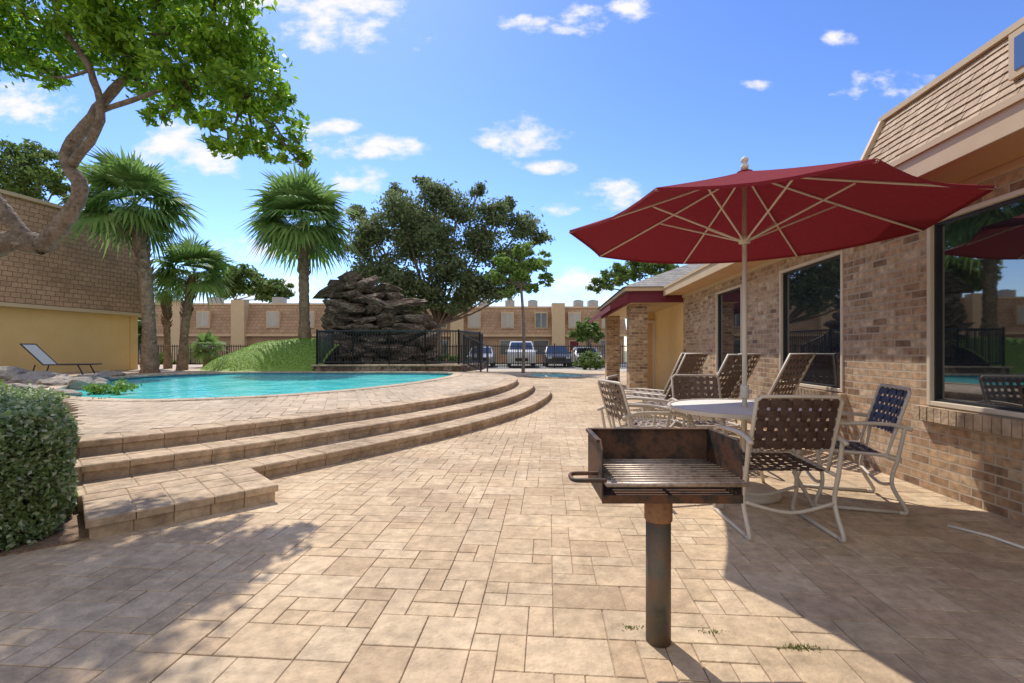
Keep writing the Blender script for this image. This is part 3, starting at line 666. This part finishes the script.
mb=MB(); mb.box(xt-.05,xt+.02,-7,1.1,zt-.005,zt+.04); mb.add([(xb-.05,1.05,zb),(xb-.05,1.09,zb),(xt-.06,1.09,zt),(xt-.06,1.05,zt),(xb+.05,1.05,zb),(xb+.05,1.09,zb),(xt+.03,1.09,zt),(xt+.03,1.05,zt)],[(0,1,2,3),(4,7,6,5),(0,4,5,1),(1,5,6,2),(0,3,7,4)]); mb.build('roof_trim',M['tan'],CH)
mb=MB(); mb.box(-.42,-.15,-1.4,-.36,2.86,3.14); dw=mb.build('window',M['tan'],CH); mb=MB(); mb.box(-.425,-.42,-1.36,-.40,2.9,3.10); mb.build('pane',M['glass'],dw)
mb=MB(); mb.box(-1.3,3.5,8.16,8.22,2.36,2.63); mb.box(-1.3,-1.24,8.22,14.2,2.36,2.63)
mb.build('awning',M['burg'],CH)
mb=MB(); mb.add([(-1.305,8.1,2.60),(-1.75,8.1,2.30),(-1.75,14.2,2.30),(-1.305,14.2,2.60),(-1.75,8.1,2.17),(-1.75,14.2,2.17),(-1.305,8.1,2.36)],[(0,1,2,3),(1,4,5,2),(0,6,4,1)]); mb.build('awning_slope',M['burg'],CH)
mb=MB(); mb.box(-1.4,3.5,8.05,14.3,2.632,2.72); mb.build('porch_fascia',M['tan'],CH)
mb=MB(); mb.add([(-1.45,8.0,2.722),(3.5,8.0,2.722),(3.5,14.4,2.722),(-1.45,14.4,2.722),(.7,10.0,3.62),(3.5,10.0,3.62),(.7,12.4,3.62),(3.5,12.4,3.62)],[(0,1,5,4),(0,4,6,3),(4,5,7,6),(3,6,7,2)]); mb.build('porch_roof',M['greyshingle'],CH)
mb=MB(); mb.box(-1.23,3.4,8.23,14.1,2.35,2.37); mb.build('porch_ceiling',M['tan'],CH)
for (x,y) in ((-1.0,8.7),(-1.05,12.9)):
    m_=MB(); m_.box(x-.22,x+.22,y-.22,y+.22,-.05,2.349); m_.build('pillar',M['brick'],CH)
mb=MB(); mb.box(-.62,3.4,11.2,11.4,-.05,2.35); mb.box(.0,.2,8.15,11.19,-.05,2.349); mb.build('stucco_wall',M['yellow'],CH)
mb=MB(); mb.box(-.55,-.47,11.12,11.19,-.02,2.1); mb.box(-.08,0.0-.002,11.12,11.19,-.02,2.1); mb.box(-.47,-.08,11.12,11.19,2.02,2.1); df=mb.build('door',M['cream'],CH)
mb=MB(); mb.box(-.47,-.08,11.15,11.18,0,2.02); mb.build('door_leaf',M['soffit'],df)
mb=MB(); mb.lathe([(.0,1),(.02,1.01),(.0,1.03)],-.14,11.13,8); mb.build('door_handle',M['chrome'],df)

a=Vector((-17.6,8.5)); b2=Vector((-15.6,19.6)); ang=math.atan2((b2-a).y,(b2-a).x)-math.pi/2
LB=empty('left_building',(b2.x,b2.y,0),ang,'yellow stucco building with a tall brown shingled mansard at far left','building')
mb=MB(); mb.box(-10,0,-14,0,0,2.75); mb.build('wall',M['yellow'],LB)
mb=MB(); mb.add([(.45,-14.2,2.7),(.45,.4,2.7),(-.45,.2,6.4),(-.45,-14.2,6.4),(-10,.4,2.7),(-10,.2,6.4)],[(0,1,2,3),(1,4,5,2)]); mb.add([(-.45,.2,6.4),(-10,.2,6.4),(-10,-14.2,6.4),(-.45,-14.2,6.4)],[(0,1,2,3)]); mb.build('mansard_roof',M['mansard'],LB)
mb=MB(); mb.box(.0,.5,-14.2,.45,2.58,2.70); mb.box(-.5,-.36,-14.2,.25,6.35,6.47); mb.build('trim',M['tan'],LB)
mb=MB(); mb.box(.003,.05,-.35,-.28,.4,2.55); mb.build('downpipe',M['yellow'],LB)

def apartment(x0,x1,y,label,chim,z1=5.4,bay=2.9,units=()):
    w=x1-x0; root=empty('apartment_building',(x0,y,0),0,label,'apartment building','apartment blocks beyond the fence')
    m_=MB(); m_.box(0,w,0,8,0,2.65); m_.build('wall',M['brickfar'],root)
    m_=MB(); m_.add([(-.2,-.35,2.6),(w+.2,-.35,2.6),(w,.35,z1),(0,.35,z1),(w,8,z1),(0,8,z1),(w+.2,8,2.6),(-.2,8,2.6)],[(0,1,2,3),(3,2,4,5),(1,6,4,2),(7,0,3,5)]); m_.build('roof',M['mansardfar'],root)
    m_=MB(); m_.box(-.25,w+.25,-.42,-.3,2.45,2.62); m_.box(0,w,.28,.42,z1-.05,z1+.12); m_.build('trim',M['fartan'],root)
    k=int(w/bay)
    for i in range(k):
        x=(i+.5)*w/k
        if any(abs(x-c)<.9 for c in chim): continue
        f_=MB(); f_.box(x-.6,x+.6,-.3,.4,3.2,4.75); fo=f_.build('window',M['fartan'],root)
        f_=MB(); f_.box(x-.5,x+.5,-.33,-.3,3.3,4.62); f_.build('pane',M['blind' if i%3 else 'glassfar'],fo)
        f_=MB(); f_.box(x-.03,x+.03,-.35,-.33,3.3,4.62); f_.build('mullion',M['cream'],fo)
        if i%3==1:
            f_=MB(); f_.box(x-.5,x+.5,-.06,-.002,0,2.1); do=f_.build('door',M['fartan'],root); f_=MB(); f_.box(x-.4,x+.4,-.08,-.06,.05,2.02); f_.build('door_leaf',M['burg'],do)
        else:
            f_=MB(); f_.box(x-.75,x+.75,-.06,-.002,.7,2.15); fo=f_.build('window',M['cream'],root); f_=MB(); f_.box(x-.68,x+.68,-.08,-.06,.77,2.08); f_.build('pane',M['glassfar'],fo)
    for c in chim:
        f_=MB(); f_.box(c-.6,c+.6,-.55,.3,0,z1+.35); f_.build('chimney',M['fartan'],root)
    for c in units:
        f_=MB(); f_.box(c-.45,c+.45,1,2,z1,z1+.75); u=f_.build('air_unit',M['acgrey'],root)
        f_=MB(); f_.lathe([(.3,z1+.75),(.3,z1+.82)],c,1.5,12); f_.build('fan_guard',M['iron'],u)
    return root
apartment(-36,-17,43,'brown two storey apartment block seen behind the palms left of the waterfall',[5.4,11.2],units=(3,8,14))
apartment(-17,-8.4,46,'set back brown apartment block directly left of the rocks',[2.0],5.7,units=(5,))
apartment(-8.2,10.5,44,'brown two storey apartment block beyond the parked cars at centre',[3.1,12.5],5.2,units=(5.5,8,10.2,14.6,16))

def car(loc,paint,label,h=1.5,w=1.8,L_=4.4,rz=0,van=False):
    root=empty('parked_car' if not van else 'parked_van',loc,rz,label,'car' if not van else 'van','vehicles parked beyond the fence')
    hood=.95 if not van else 1.1
    if van: prof=[(-L_/2,.3),(-L_/2,.8),(-L_/2+.15,hood),(-L_/2+.9,hood+.12),(-L_/2+1.6,h-.06),(-L_/2+1.9,h),(L_/2-.2,h),(L_/2,h-.2),(L_/2,.3)]
    else: prof=[(-L_/2,.28),(-L_/2,.7),(-L_/2+.12,hood-.15),(-L_/2+1.15,hood),(-L_/2+1.8,h-.08),(-L_/2+2.1,h),(L_/2-1.2,h),(L_/2-.4,hood+.05),(L_/2,hood-.05),(L_/2,.28)]
    hw=lambda z: w/2 if z<hood else w/2-(z-hood)/(h-hood)*.2
    n_=len(prof); vs=[(-hw(z),y,z) for y,z in prof]+[(hw(z),y,z) for y,z in prof]
    fs=[tuple(range(n_)),tuple(range(2*n_-1,n_-1,-1))]+[(i,i+n_,(i+1)%n_+n_,(i+1)%n_) for i in range(n_)]
    m_=MB(); m_.add(vs,fs); m_.build('body',M[paint],root,bevel=.04)
    (y0,z0),(y1,z1)=prof[3],prof[4]
    m_=MB(); e=.012; q=lambda t:(y0+(y1-y0)*t-e,z0+(z1-z0)*t+e)
    ya,za=q(.08);yb,zb_=q(.95); m_.add([(-hw(za)+.1,ya,za),(hw(za)-.1,ya,za),(hw(zb_)-.09,yb,zb_),(-hw(zb_)+.09,yb,zb_)],[(0,1,2,3)]); m_.build('windscreen',M['glass'],root)
    for s in (-1,1):
        m_=MB(); m_.add([(s*(hw(hood+.03)+.006),y1+.05-.5,hood+.05),(s*(hw(hood+.03)+.006),L_/2-.8,hood+.05),(s*(hw(h-.1)+.006),L_/2-1.2,h-.12),(s*(hw(h-.1)+.006),y1+.1,h-.12)],[(0,1,2,3)]); m_.build('side_window',M['glass'],root)
        m_=MB(); m_.box(s*w*.36-.16,s*w*.36+.16,-L_/2-.02,-L_/2+.05,.62,.76); m_.build('headlight',M['lamp'],root)
        m_=MB(); m_.box(min(s*w/2,s*(w/2+.16)),max(s*w/2,s*(w/2+.16)),y1-.45,y1-.35,hood,hood+.13); m_.build('mirror',M[paint],root)
        for yy in (-L_/2+.85,L_/2-.85):
            m_=MB(); m_.tube([(s*(w/2-.22),yy,.32),(s*(w/2+.01),yy,.32)],.32,18); wh=m_.build('wheel',M['tyre'],root); m_=MB(); m_.tube([(s*(w/2),yy,.32),(s*(w/2+.02),yy,.32)],.18,12); m_.build('rim',M['chrome'],wh)
    m_=MB(); m_.box(-.45,.45,-L_/2-.025,-L_/2+.02,.45,.66); m_.build('grille',M['iron'],root)
car(at(482,35,z=-.02),'psilver','silver car parked beyond the fence at the left of the row')
car(at(521,34.6,z=-.02),'pwhite','white van parked in the middle beyond the fence',h=1.85,w=1.95,van=True)
car(at(556,35.2,z=-.02),'pdark','dark blue car parked right of the white van',h=1.55)
car(at(585,35.4,z=-.02),'pwhite','white car parked nearest the porch pillar',h=1.45)

# ------------------------------------------------------------ grill
G=empty('park_grill',(.604,1.94,0),0,'rusty black pedestal barbecue grill standing on one steel post','grill')
mb=MB(); mb.lathe([(.05,-.01),(.05,.50)],0,0,24); mb.build('post',M['post'],G,True)
mb=MB(); mb.lathe([(.054,.50),(.056,.505),(.056,.60),(.054,.618)],0,0,24); mb.build('post_sleeve',M['sleeve'],G,True)
x0,x1,y0,y1,z0,z1=-.262,.275,-.15,.175,.622,.85
mb=MB(); mb.box(x0,x1,y1-.006,y1,z0,z1); mb.box(x0,x1,y1-.024,y1-.006,z1-.005,z1); mb.build('back_panel',M['rustin'],G,bevel=.001)
mb=MB(); mb.box(x0,x1,y0,y1-.006,z0,z0+.006); mb.box(x0,x1,y0-.005,y0,z0-.006,z0+.026); mb.build('fire_pan',M['rust'],G,bevel=.001)
for s,xx in ((0,x0),(1,x1-.006)):
    mb=MB(); X0,X1=xx,xx+.006
    pr=[(y1-.006,z0+.007),(y1-.006,z1),(y0+.04,z1),(y0+.002,z1-.03),(y0+.0,z0+.10),(y0,z0+.007)]
    n_=len(pr); mb.add([(X0,a_,b_) for a_,b_ in pr]+[(X1,a_,b_) for a_,b_ in pr],[tuple(range(n_)),tuple(range(2*n_-1,n_-1,-1))]+[(i,i+n_,(i+1)%n_+n_,(i+1)%n_) for i in range(n_)])
    mb.build('side_panel',M['rust'],G,bevel=.001)
    sx=X0-.012 if s==0 else X1+.0005
    mb=MB(); mb.box(sx,sx+.0115,y0+.05,y1-.01,z1-.012,z1-.001); mb.build('side_flange',M['rust'],G)
gz=.708; gy0=y0-.045
mb=MB()
NB=11
for k in range(NB):
    yy=gy0+.012+k*(y1-.02-gy0-.012)/(NB-1); mb.tube([(x0+.014,yy,gz),(x1-.012,yy,gz)],.0072,8)
for xx in (x0+.014,0.0,x1-.012):
    mb.tube([(xx,gy0,gz-.010),(xx,y1-.02,gz-.010)],.008,8)
gt=mb.build('cooking_grate',M['grate'],G,True)
m_=MB(); m_.tube([(x0+.02,gy0,gz-.006),(x0+.008,gy0-.004,gz-.006),(x1-.004,gy0-.004,gz-.006)],.010,8); m_.build('front_bar',M['grate'],gt,True)
m_=MB(); m_.tube(catmull([(x0+.03,y0-.02,gz),(x0-.06,y0-.02,gz),(x0-.105,y0-.012,gz),(x0-.115,y0+.03,gz),(x0-.105,y0+.075,gz),(x0-.06,y0+.085,gz),(x0+.03,y0+.085,gz)],0)[::4],.0085,8); m_.build('grate_handle',M['rust'],gt,True)

# ------------------------------------------------------------ umbrella & table
UC=(1.93,3.9)
U=empty('patio_umbrella',(UC[0],UC[1],0),0,'large open dark red octagonal umbrella on a cream pole over the table','umbrella')
mb=MB(); mb.lathe([(.019,.06),(.019,2.70)],0,0,16); mb.build('pole',M['upole'],U,True)
mb=MB(); mb.lathe([(.012,2.69),(.03,2.70),(.032,2.73),(.016,2.745),(.028,2.76),(.030,2.785),(.012,2.80),(.0,2.81)],0,0,16); mb.build('finial',M['upole'],U,True)
mb=MB(); mb.lathe([(.26,.0),(.27,.02),(.25,.055),(.06,.08),(.035,.085),(.032,.26),(.0,.262)],0,0,32); mb.build('base',M['chairfr'],U,True)
mb=MB(); mb.lathe([(.03,.80),(.034,.81),(.034,.90),(.03,.91)],0,0,16); mb.box(.03,.055,-.012,.012,.84,.87); mb.build('crank_housing',M['upole'],U,True)
Rv,Zr,Za=1.45,2.2,2.69
NR=8
def canopy_pt(s,a,rr):
    a0=R(-1+45*s);a1=R(-1+45*(s+1)); p=Vector((math.cos(a0),math.sin(a0),0)).lerp(Vector((math.cos(a1),math.sin(a1),0)),a)*Rv*rr
    z=Za+(Zr-Za)*(rr**.93)-.05*math.sin(math.pi*a)*rr*(.5+.1*rr)
    p*= (1-.035*math.sin(math.pi*a)*rr); return (p.x,p.y,z)
mb=MB()
for s in range(8):
    g=[[canopy_pt(s,i/6,max(.001,j/NR)) for i in range(7)] for j in range(NR+1)]
    V=[p for row in g for p in row]; Fc=[(j*7+i,j*7+i+1,(j+1)*7+i+1,(j+1)*7+i) for j in range(NR) for i in range(6)]; mb.add(V,Fc)
    V=[canopy_pt(s,i/6,1) for i in range(7)]; V2=[(p[0]*1.003,p[1]*1.003,p[2]-.022) for p in V]; mb.add(V+V2,[(i,i+1,i+8,i+7) for i in range(6)])
mb.build('canopy',M['red'],U,True)
mb=MB(); mb.lathe([(.0,Za+.002),(.06,Za-.012),(.07,Za-.03)],0,0,16); mb.build('canopy_cap',M['red'],U,True)
mb=MB(); mb.lathe([(.02,2.08),(.045,2.085),(.045,2.14),(.02,2.145)],0,0,16); mb.build('runner_hub',M['upole'],U,True)
for s in range(8):
    a0=R(-1+45*s); c,s_=math.cos(a0),math.sin(a0)
    m_=MB(); m_.tube([(c*Rv*t,s_*Rv*t,Za+(Zr-Za)*t**.93-.016) for t in (.02,.2,.4,.6,.8,1.0)],.009,6)
    rb=m_.build('rib',M['upole'],U)
    m_=MB(); m_.tube([(c*.04,s_*.04,2.11),(c*Rv*.52,s_*Rv*.52,Za+(Zr-Za)*.52**.93-.03)],.008,6); m_.build('strut',M['upole'],rb)
Tb=empty('patio_table',(UC[0],UC[1],0),.3,'round white patio table under the red umbrella','table')
def ringlathe(m_,r0,r1,z0,z1,n=40):
    prof=[(r0,z0),(r1,z0),(r1,z1),(r0,z1)]; vs=[];fs=[]
    for (r_,z) in prof:
        for k in range(n): a_=2*math.pi*k/n; vs.append((r_*math.cos(a_),r_*math.sin(a_),z))
    for i in range(4):
        for k in range(n): fs.append((i*n+k,i*n+(k+1)%n,((i+1)%4)*n+(k+1)%n,((i+1)%4)*n+k))
    m_.add(vs,fs)
m_=MB(); ringlathe(m_,.03,.58,.715,.728); m_.build('tabletop',M['white'],Tb)
m_=MB(); ringlathe(m_,.581,.61,.70,.735); m_.build('rim',M['chairfr'],Tb,bevel=.006)
for k in range(4):
    a_=k*math.pi/2+.5; c,s_=math.cos(a_),math.sin(a_)
    m_=MB(); m_.tube([(c*.5,s_*.5,.70),(c*.40,s_*.40,.45),(c*.36,s_*.36,.25),(c*.50,s_*.50,.0)],.015,8); m_.build('leg',M['chairfr'],Tb,True)
m_=MB(); m_.tube([(.37*math.cos(t),.37*math.sin(t),.3) for t in np.linspace(0,2*math.pi,28,endpoint=False)],.01,6,True); m_.build('brace_ring',M['chairfr'],Tb,True)

def weave(m_,P,nu,nv,wu=.72,wv=.72,off_=.005):
    for i in range(nu):
        u0=(i+.5-wu/2)/nu;u1=(i+.5+wu/2)/nu; vs=[]
        for j in range(nv+1):
            for jj in (0,) if j==nv else (0,.5):
                v=(j+jj)/nv; sg=0 if jj==0 else (1 if (i+j)%2 else -1)
                for u in (u0,u1):
                    p,n_=P(u,min(v,1)); vs.append(p+n_*off_*sg)
        k=len(vs)//2; m_.add(vs,[(2*q,2*q+1,2*q+3,2*q+2) for q in range(k-1)])
    for j in range(nv):
        v0=(j+.5-wv/2)/nv;v1=(j+.5+wv/2)/nv; vs=[]
        for i in range(nu+1):
            for ii in (0,) if i==nu else (0,.5):
                u=(i+ii)/nu; sg=0 if ii==0 else (-1 if (i+j)%2 else 1)
                for v in (v0,v1):
                    p,n_=P(min(u,1),v); vs.append(p+n_*off_*sg)
        k=len(vs)//2; m_.add(vs,[(2*q,2*q+1,2*q+3,2*q+2) for q in range(k-1)])
def chair(loc,rz,label,strap,top=.90,group='strap chairs on the patio',v0=.30):
    root=empty('patio_chair',(loc[0],loc[1],0),rz,label,'chair',group); W=.255
    ww=.72 if strap!='straplt' else .56; nu=8 if strap!='straplt' else 7
    ang=R(17); bl=(top-.43)/math.cos(ang)
    def PB(u,v):
        v=v0+(1-v0)*v
        y=-.20-math.sin(ang)*bl*v; z=.43+math.cos(ang)*bl*v; x=(u-.5)*2*(W-.010)
        y-=.03*(1-((u-.5)*2)**2); return Vector((x,y,z)),Vector((0,-math.cos(ang),-math.sin(ang)))
    def PS(u,v):
        x=(u-.5)*2*(W-.010); y=-.20+.45*v; z=.42+.02*v-.025*math.sin(math.pi*v)*(1-((u-.5)*2)**2); return Vector((x,y,z)),Vector((0,0,1))
    m_=MB(); weave(m_,PB,nu,max(5,int(bl*(1-v0)/(.062 if ww>.6 else .072))),ww,ww); m_.build('backrest',M[strap],root)
    m_=MB(); weave(m_,PS,8,7,ww,ww); m_.build('seat',M[strap],root)
    bt=lambda s,v:(s*W,-.20-math.sin(ang)*bl*v,.43+math.cos(ang)*bl*v)
    m_=MB(); m_.tube([(-W,.25,.44),(-W,-.20,.42),bt(-1,.3),bt(-1,.97),(-W+.03,bt(-1,1.02)[1],bt(-1,1.025)[2]),(W-.03,bt(1,1.02)[1],bt(1,1.025)[2]),bt(1,.97),bt(1,.3),(W,-.20,.42),(W,.25,.44),(W-.03,.28,.43),(-W+.03,.28,.43)],.013,8,True); m_.build('seat_frame',M['chairfr'],root,True)
    for s in (-1,1):
        X=s*(W+.03)
        m_=MB(); m_.tube(catmull([(X,-.34,.62),(X,-.2,.655),(X,.05,.65),(X,.22,.63),(X,.28,.58)],0)[::3],.015,8); m_.build('armrest',M['chairfr'],root,True)
        m_=MB(); m_.tube(catmull([(X,.28,.58),(X,.25,.40),(X,.22,.2),(X,.27,.03),(X,.22,.015)],0)[::3],.014,8); m_.build('leg',M['chairfr'],root,True)
        m_=MB(); m_.tube(catmull([(X,-.30,.64),(X,-.26,.42),(X,-.22,.22),(X,-.31,.03),(X,-.26,.015)],0)[::3],.014,8); m_.build('leg',M['chairfr'],root,True)
        m_=MB(); m_.tube([(X,.22,.015),(X,-.26,.015)],.0135,8); m_.build('runner',M['chairfr'],root,True)
        m_=MB(); m_.tube([(s*W,-.18,.42),(X,-.25,.40)],.012,6); m_.build('bracket',M['chairfr'],root)
        m_=MB(); m_.tube([(s*W,.2,.435),(X,.25,.41)],.012,6); m_.build('bracket',M['chairfr'],root)
    for yy,zz in ((-.22,.22),(.22,.2)):
        m_=MB(); m_.tube(catmull([(-W-.03,yy,zz),(0,yy-.02,zz-.06),(W+.03,yy,zz)],0)[::4],.012,8); m_.build('cross_bar',M['chairfr'],root,True)
    return root
def chaise(loc,rz,label,ba=58,bl=.86):
    root=empty('chaise_lounge',(loc[0],loc[1],0),rz,label,'chaise lounge','strap chaise lounges by the wall'); W=.30; ang=R(ba)
    def PB(u,v): return Vector(((u-.5)*2*(W-.01),-math.cos(ang)*bl*v,.38+math.sin(ang)*bl*v)),Vector((0,-math.sin(ang),-math.cos(ang)))
    def PS(u,v): return Vector(((u-.5)*2*(W-.01),1.1*v,.38)),Vector((0,0,1))
    m_=MB(); weave(m_,PB,7,10,.56,.56); m_.build('backrest',M['straplt'],root)
    m_=MB(); weave(m_,PS,7,14,.56,.56); m_.build('seat',M['straplt'],root)
    m_=MB(); m_.tube([(-W,-math.cos(ang)*bl,.38+math.sin(ang)*bl),(-W,0,.38),(-W,1.12,.38),(W,1.12,.38),(W,0,.38),(W,-math.cos(ang)*bl,.38+math.sin(ang)*bl)],.016,8,True); m_.build('frame',M['chairfr'],root,True)
    for s in (-1,1):
        for yy in (.02,.95):
            m_=MB(); m_.tube([(s*W,yy,.38),(s*(W+.02),yy-.05,.0)],.014,8); m_.build('leg',M['chairfr'],root,True)
chair((1.79,3.24),R(-3),'brown strap chair seen from behind, nearest the grill','strap')
chair((2.66,3.78),R(72),'navy strap chair at the right of the table, beside the brick wall','strapblue')
chair((1.22,4.35),R(-78),'strap chair at the left side of the table, nearest the steps','straplt')
chair((1.40,4.95),R(-115),'strap chair at the far left of the table behind the nearer left chair','straplt')
chair((2.05,5.0),R(175),'strap chair on the far side of the table, facing the camera','straplt')
chaise((3.15,5.75),R(35),'reclined strap lounge by the window just right of the umbrella pole',64)
chaise((2.75,6.45),R(35),'reclined strap lounge just left of the umbrella pole',62)
chaise((3.2,7.1),R(35),'reclined strap lounge seen through the umbrella pole gap, second along the wall',62)
chaise((2.75,7.9),R(35),'reclined strap lounge farther along, left of the row',62)
chaise((3.05,8.9),R(35),'reclined strap lounge nearest the porch',62)

Lg=empty('lounge_chair',(-13.8,14.3,.4),R(-75),'grey blue reclined lounge chair in front of the yellow wall','lounge chair')
m_=MB(); m_.box(-.3,.3,-.2,.95,.345,.36); m_.build('seat',M['lounge'],Lg)
m_=MB(); m_.add([(-.3,-.2,.36),(.3,-.2,.36),(.3,-.75,.98),(-.3,-.75,.98),(-.3,-.22,.345),(.3,-.22,.345),(.3,-.77,.965),(-.3,-.77,.965)],[(0,1,2,3),(7,6,5,4),(0,3,7,4),(1,5,6,2),(2,6,7,3)]); m_.build('backrest',M['lounge'],Lg)
m_=MB(); m_.tube([(-.31,-.75,.98),(-.31,-.2,.36),(-.31,.95,.36),(.31,.95,.36),(.31,-.2,.36),(.31,-.75,.98)],.02,6,True); m_.build('frame',M['iron'],Lg)
for x in (-.3,.3):
    for y in (-.5,.8): m_=MB(); m_.tube([(x,y*.8,.36),(x,y,0)],.02,6); m_.build('leg',M['iron'],Lg)

m_=MB(); m_.tube([(2.95,3.18,.012),(3.05,3.0,.012),(3.08,2.75,.012),(3.2,2.5,.012)],.009,8)
tag(m_.build('white_pipe',M['white'],None,True),'thin white pipe lying on the paving by the brick wall','pipe')
def weed(loc,lab,n=26,h=.05,sx=1.0):
    V=[]
    for k in range(n):
        b_=Vector((random.gauss(0,.045)*sx,random.gauss(0,.008),-.002)); t=b_+Vector((random.uniform(-.012,.012),random.uniform(-.012,.012),random.uniform(.004,h))); a_=random.uniform(0,6.28); s=Vector((math.cos(a_),math.sin(a_),0))*.0035
        V.append([tuple(b_-s),tuple(b_+s),tuple(t+s*.4),tuple(t-s*.4)])
    o=mesh_quads('weed_tuft',np.array(V).reshape(-1,3),M['grassblade'],None); o.location=loc; tag(o,lab,'weed','weeds in the paving joints')
weed(gp(800,648),'tuft of weeds in the shaded joint right of the grill post',120,.016)
weed(gp(632,628),'tiny weeds just left of the grill post foot',50,.010,.6)
weed(gp(712,632),'thin weeds between pavers right of the grill post foot',50,.011,.6)

# ------------------------------------------------------------ light, sky, camera
sd=Vector((-.40,.917,0)).normalized()*math.cos(R(54)); sd.z=math.sin(R(54))
li=bpy.data.lights.new('sun','SUN'); li.energy=4.8; li.angle=R(.55); li.color=(1,.94,.84)
lo=bpy.data.objects.new('sun',li); COL.objects.link(lo); lo.rotation_euler=(-sd).to_track_quat('-Z','Y').to_euler()
W=bpy.data.worlds.new('World'); S.world=W; W.use_nodes=True; nt=W.node_tree; L=nt.links
bg=nt.nodes['Background']; bg.inputs['Strength'].default_value=.15
sky=N(nt,'ShaderNodeTexSky'); sky.sky_type='NISHITA'; sky.sun_disc=False; sky.sun_elevation=R(54); sky.sun_rotation=math.atan2(-.40,.917); sky.air_density=1.0; sky.dust_density=.25; sky.ozone_density=3.0
def vm(op,a_,v=None,s=None):
    n_=N(nt,'ShaderNodeVectorMath',operation=op); L.new(a_,n_.inputs[0])
    if v is not None: n_.inputs[1].default_value=v
    if s is not None: n_.inputs['Scale'].default_value=s
    return n_.outputs[0]
c1=vm('SCALE',sky.outputs[0],s=.15)
gm=N(nt,'ShaderNodeGamma'); gm.inputs[1].default_value=1.35; L.new(c1,gm.inputs[0])
c2=vm('MULTIPLY',gm.outputs[0],v=(8.8,9.0,10.6))
tc=N(nt,'ShaderNodeTexCoord'); sp=N(nt,'ShaderNodeSeparateXYZ'); L.new(tc.outputs['Generated'],sp.inputs[0])
def mth(op,a_,b_=None,c_=None):
    n_=N(nt,'ShaderNodeMath',operation=op)
    for i,v in enumerate((a_,b_,c_)):
        if v is None: continue
        if isinstance(v,(int,float)): n_.inputs[i].default_value=v
        else: L.new(v,n_.inputs[i])
    return n_.outputs[0]
yy=mth('MAXIMUM',sp.outputs[1],.05); u=mth('DIVIDE',sp.outputs[0],yy); w=mth('DIVIDE',sp.outputs[2],yy)
cb=N(nt,'ShaderNodeCombineXYZ'); L.new(u,cb.inputs[0]); L.new(mth('MULTIPLY',w,1.7),cb.inputs[1])
no=N(nt,'ShaderNodeTexNoise'); no.inputs['Scale'].default_value=9; no.inputs['Detail'].default_value=9; no.inputs['Roughness'].default_value=.6; L.new(cb.outputs[0],no.inputs['Vector'])
acc=None
for px,py,a_,b_ in [(318,22,105,44),(270,5,70,26),(22,103,65,30),(182,155,68,36),(355,180,40,18),(372,146,72,15),(320,126,46,14),(527,138,50,22),(550,166,48,9),(612,194,38,19),(548,24,58,14),(585,20,42,18),(634,10,36,18),(895,85,70,17),(835,37,28,11),(560,208,26,9),(575,288,55,26),(300,292,80,24),(755,85,24,7),(240,250,55,18),(320,210,28,10),(470,300,60,18)]:
    du=mth('MULTIPLY',mth('SUBTRACT',u,(px-512)/F),F/a_); dw=mth('MULTIPLY',mth('SUBTRACT',w,(HY-py)/F),F/b_)
    e=mth('SUBTRACT',1,mth('ADD',mth('MULTIPLY',du,du),mth('MULTIPLY',dw,dw)))
    acc=e if acc is None else mth('MAXIMUM',acc,e)
val=mth('ADD',mth('MAXIMUM',acc,-1.2),mth('MULTIPLY',mth('SUBTRACT',no.outputs['Fac'],.55),5.2))
mr=N(nt,'ShaderNodeMapRange'); mr.interpolation_type='SMOOTHSTEP'; mr.inputs[1].default_value=0; mr.inputs[2].default_value=1.2; mr.inputs[3].default_value=0; mr.inputs[4].default_value=.97; L.new(val,mr.inputs[0])
fac=mth('MULTIPLY',mr.outputs[0],mth('GREATER_THAN',sp.outputs[1],.05))
n5=N(nt,'ShaderNodeTexNoise'); n5.inputs['Scale'].default_value=2.6; n5.inputs['Detail'].default_value=8; L.new(tc.outputs['Generated'],n5.inputs['Vector'])  # unseen bright clouds behind the camera, added to fill shaded camera-facing surfaces
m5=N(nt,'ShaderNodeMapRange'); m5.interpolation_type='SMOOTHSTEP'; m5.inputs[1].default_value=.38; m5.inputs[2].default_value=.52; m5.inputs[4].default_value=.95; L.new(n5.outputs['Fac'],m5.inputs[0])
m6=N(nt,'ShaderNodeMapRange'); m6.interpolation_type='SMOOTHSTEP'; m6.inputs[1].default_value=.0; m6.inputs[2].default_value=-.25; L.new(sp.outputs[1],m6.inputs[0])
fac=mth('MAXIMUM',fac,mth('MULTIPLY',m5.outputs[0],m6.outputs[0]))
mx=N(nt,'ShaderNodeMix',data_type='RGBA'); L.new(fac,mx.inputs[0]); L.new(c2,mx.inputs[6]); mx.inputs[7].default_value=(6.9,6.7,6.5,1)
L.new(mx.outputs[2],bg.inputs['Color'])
cam=bpy.data.cameras.new('camera'); cam.sensor_width=36; cam.lens=F/1024*36; cam.shift_y=8.5/1024; cam.clip_end=1500; cam.clip_start=.05
co=bpy.data.objects.new('camera',cam); COL.objects.link(co); co.location=(0,0,HC); co.rotation_euler=(R(90),0,0); S.camera=co
S.view_settings.view_transform='Standard'; S.view_settings.look='None'; S.view_settings.exposure=0
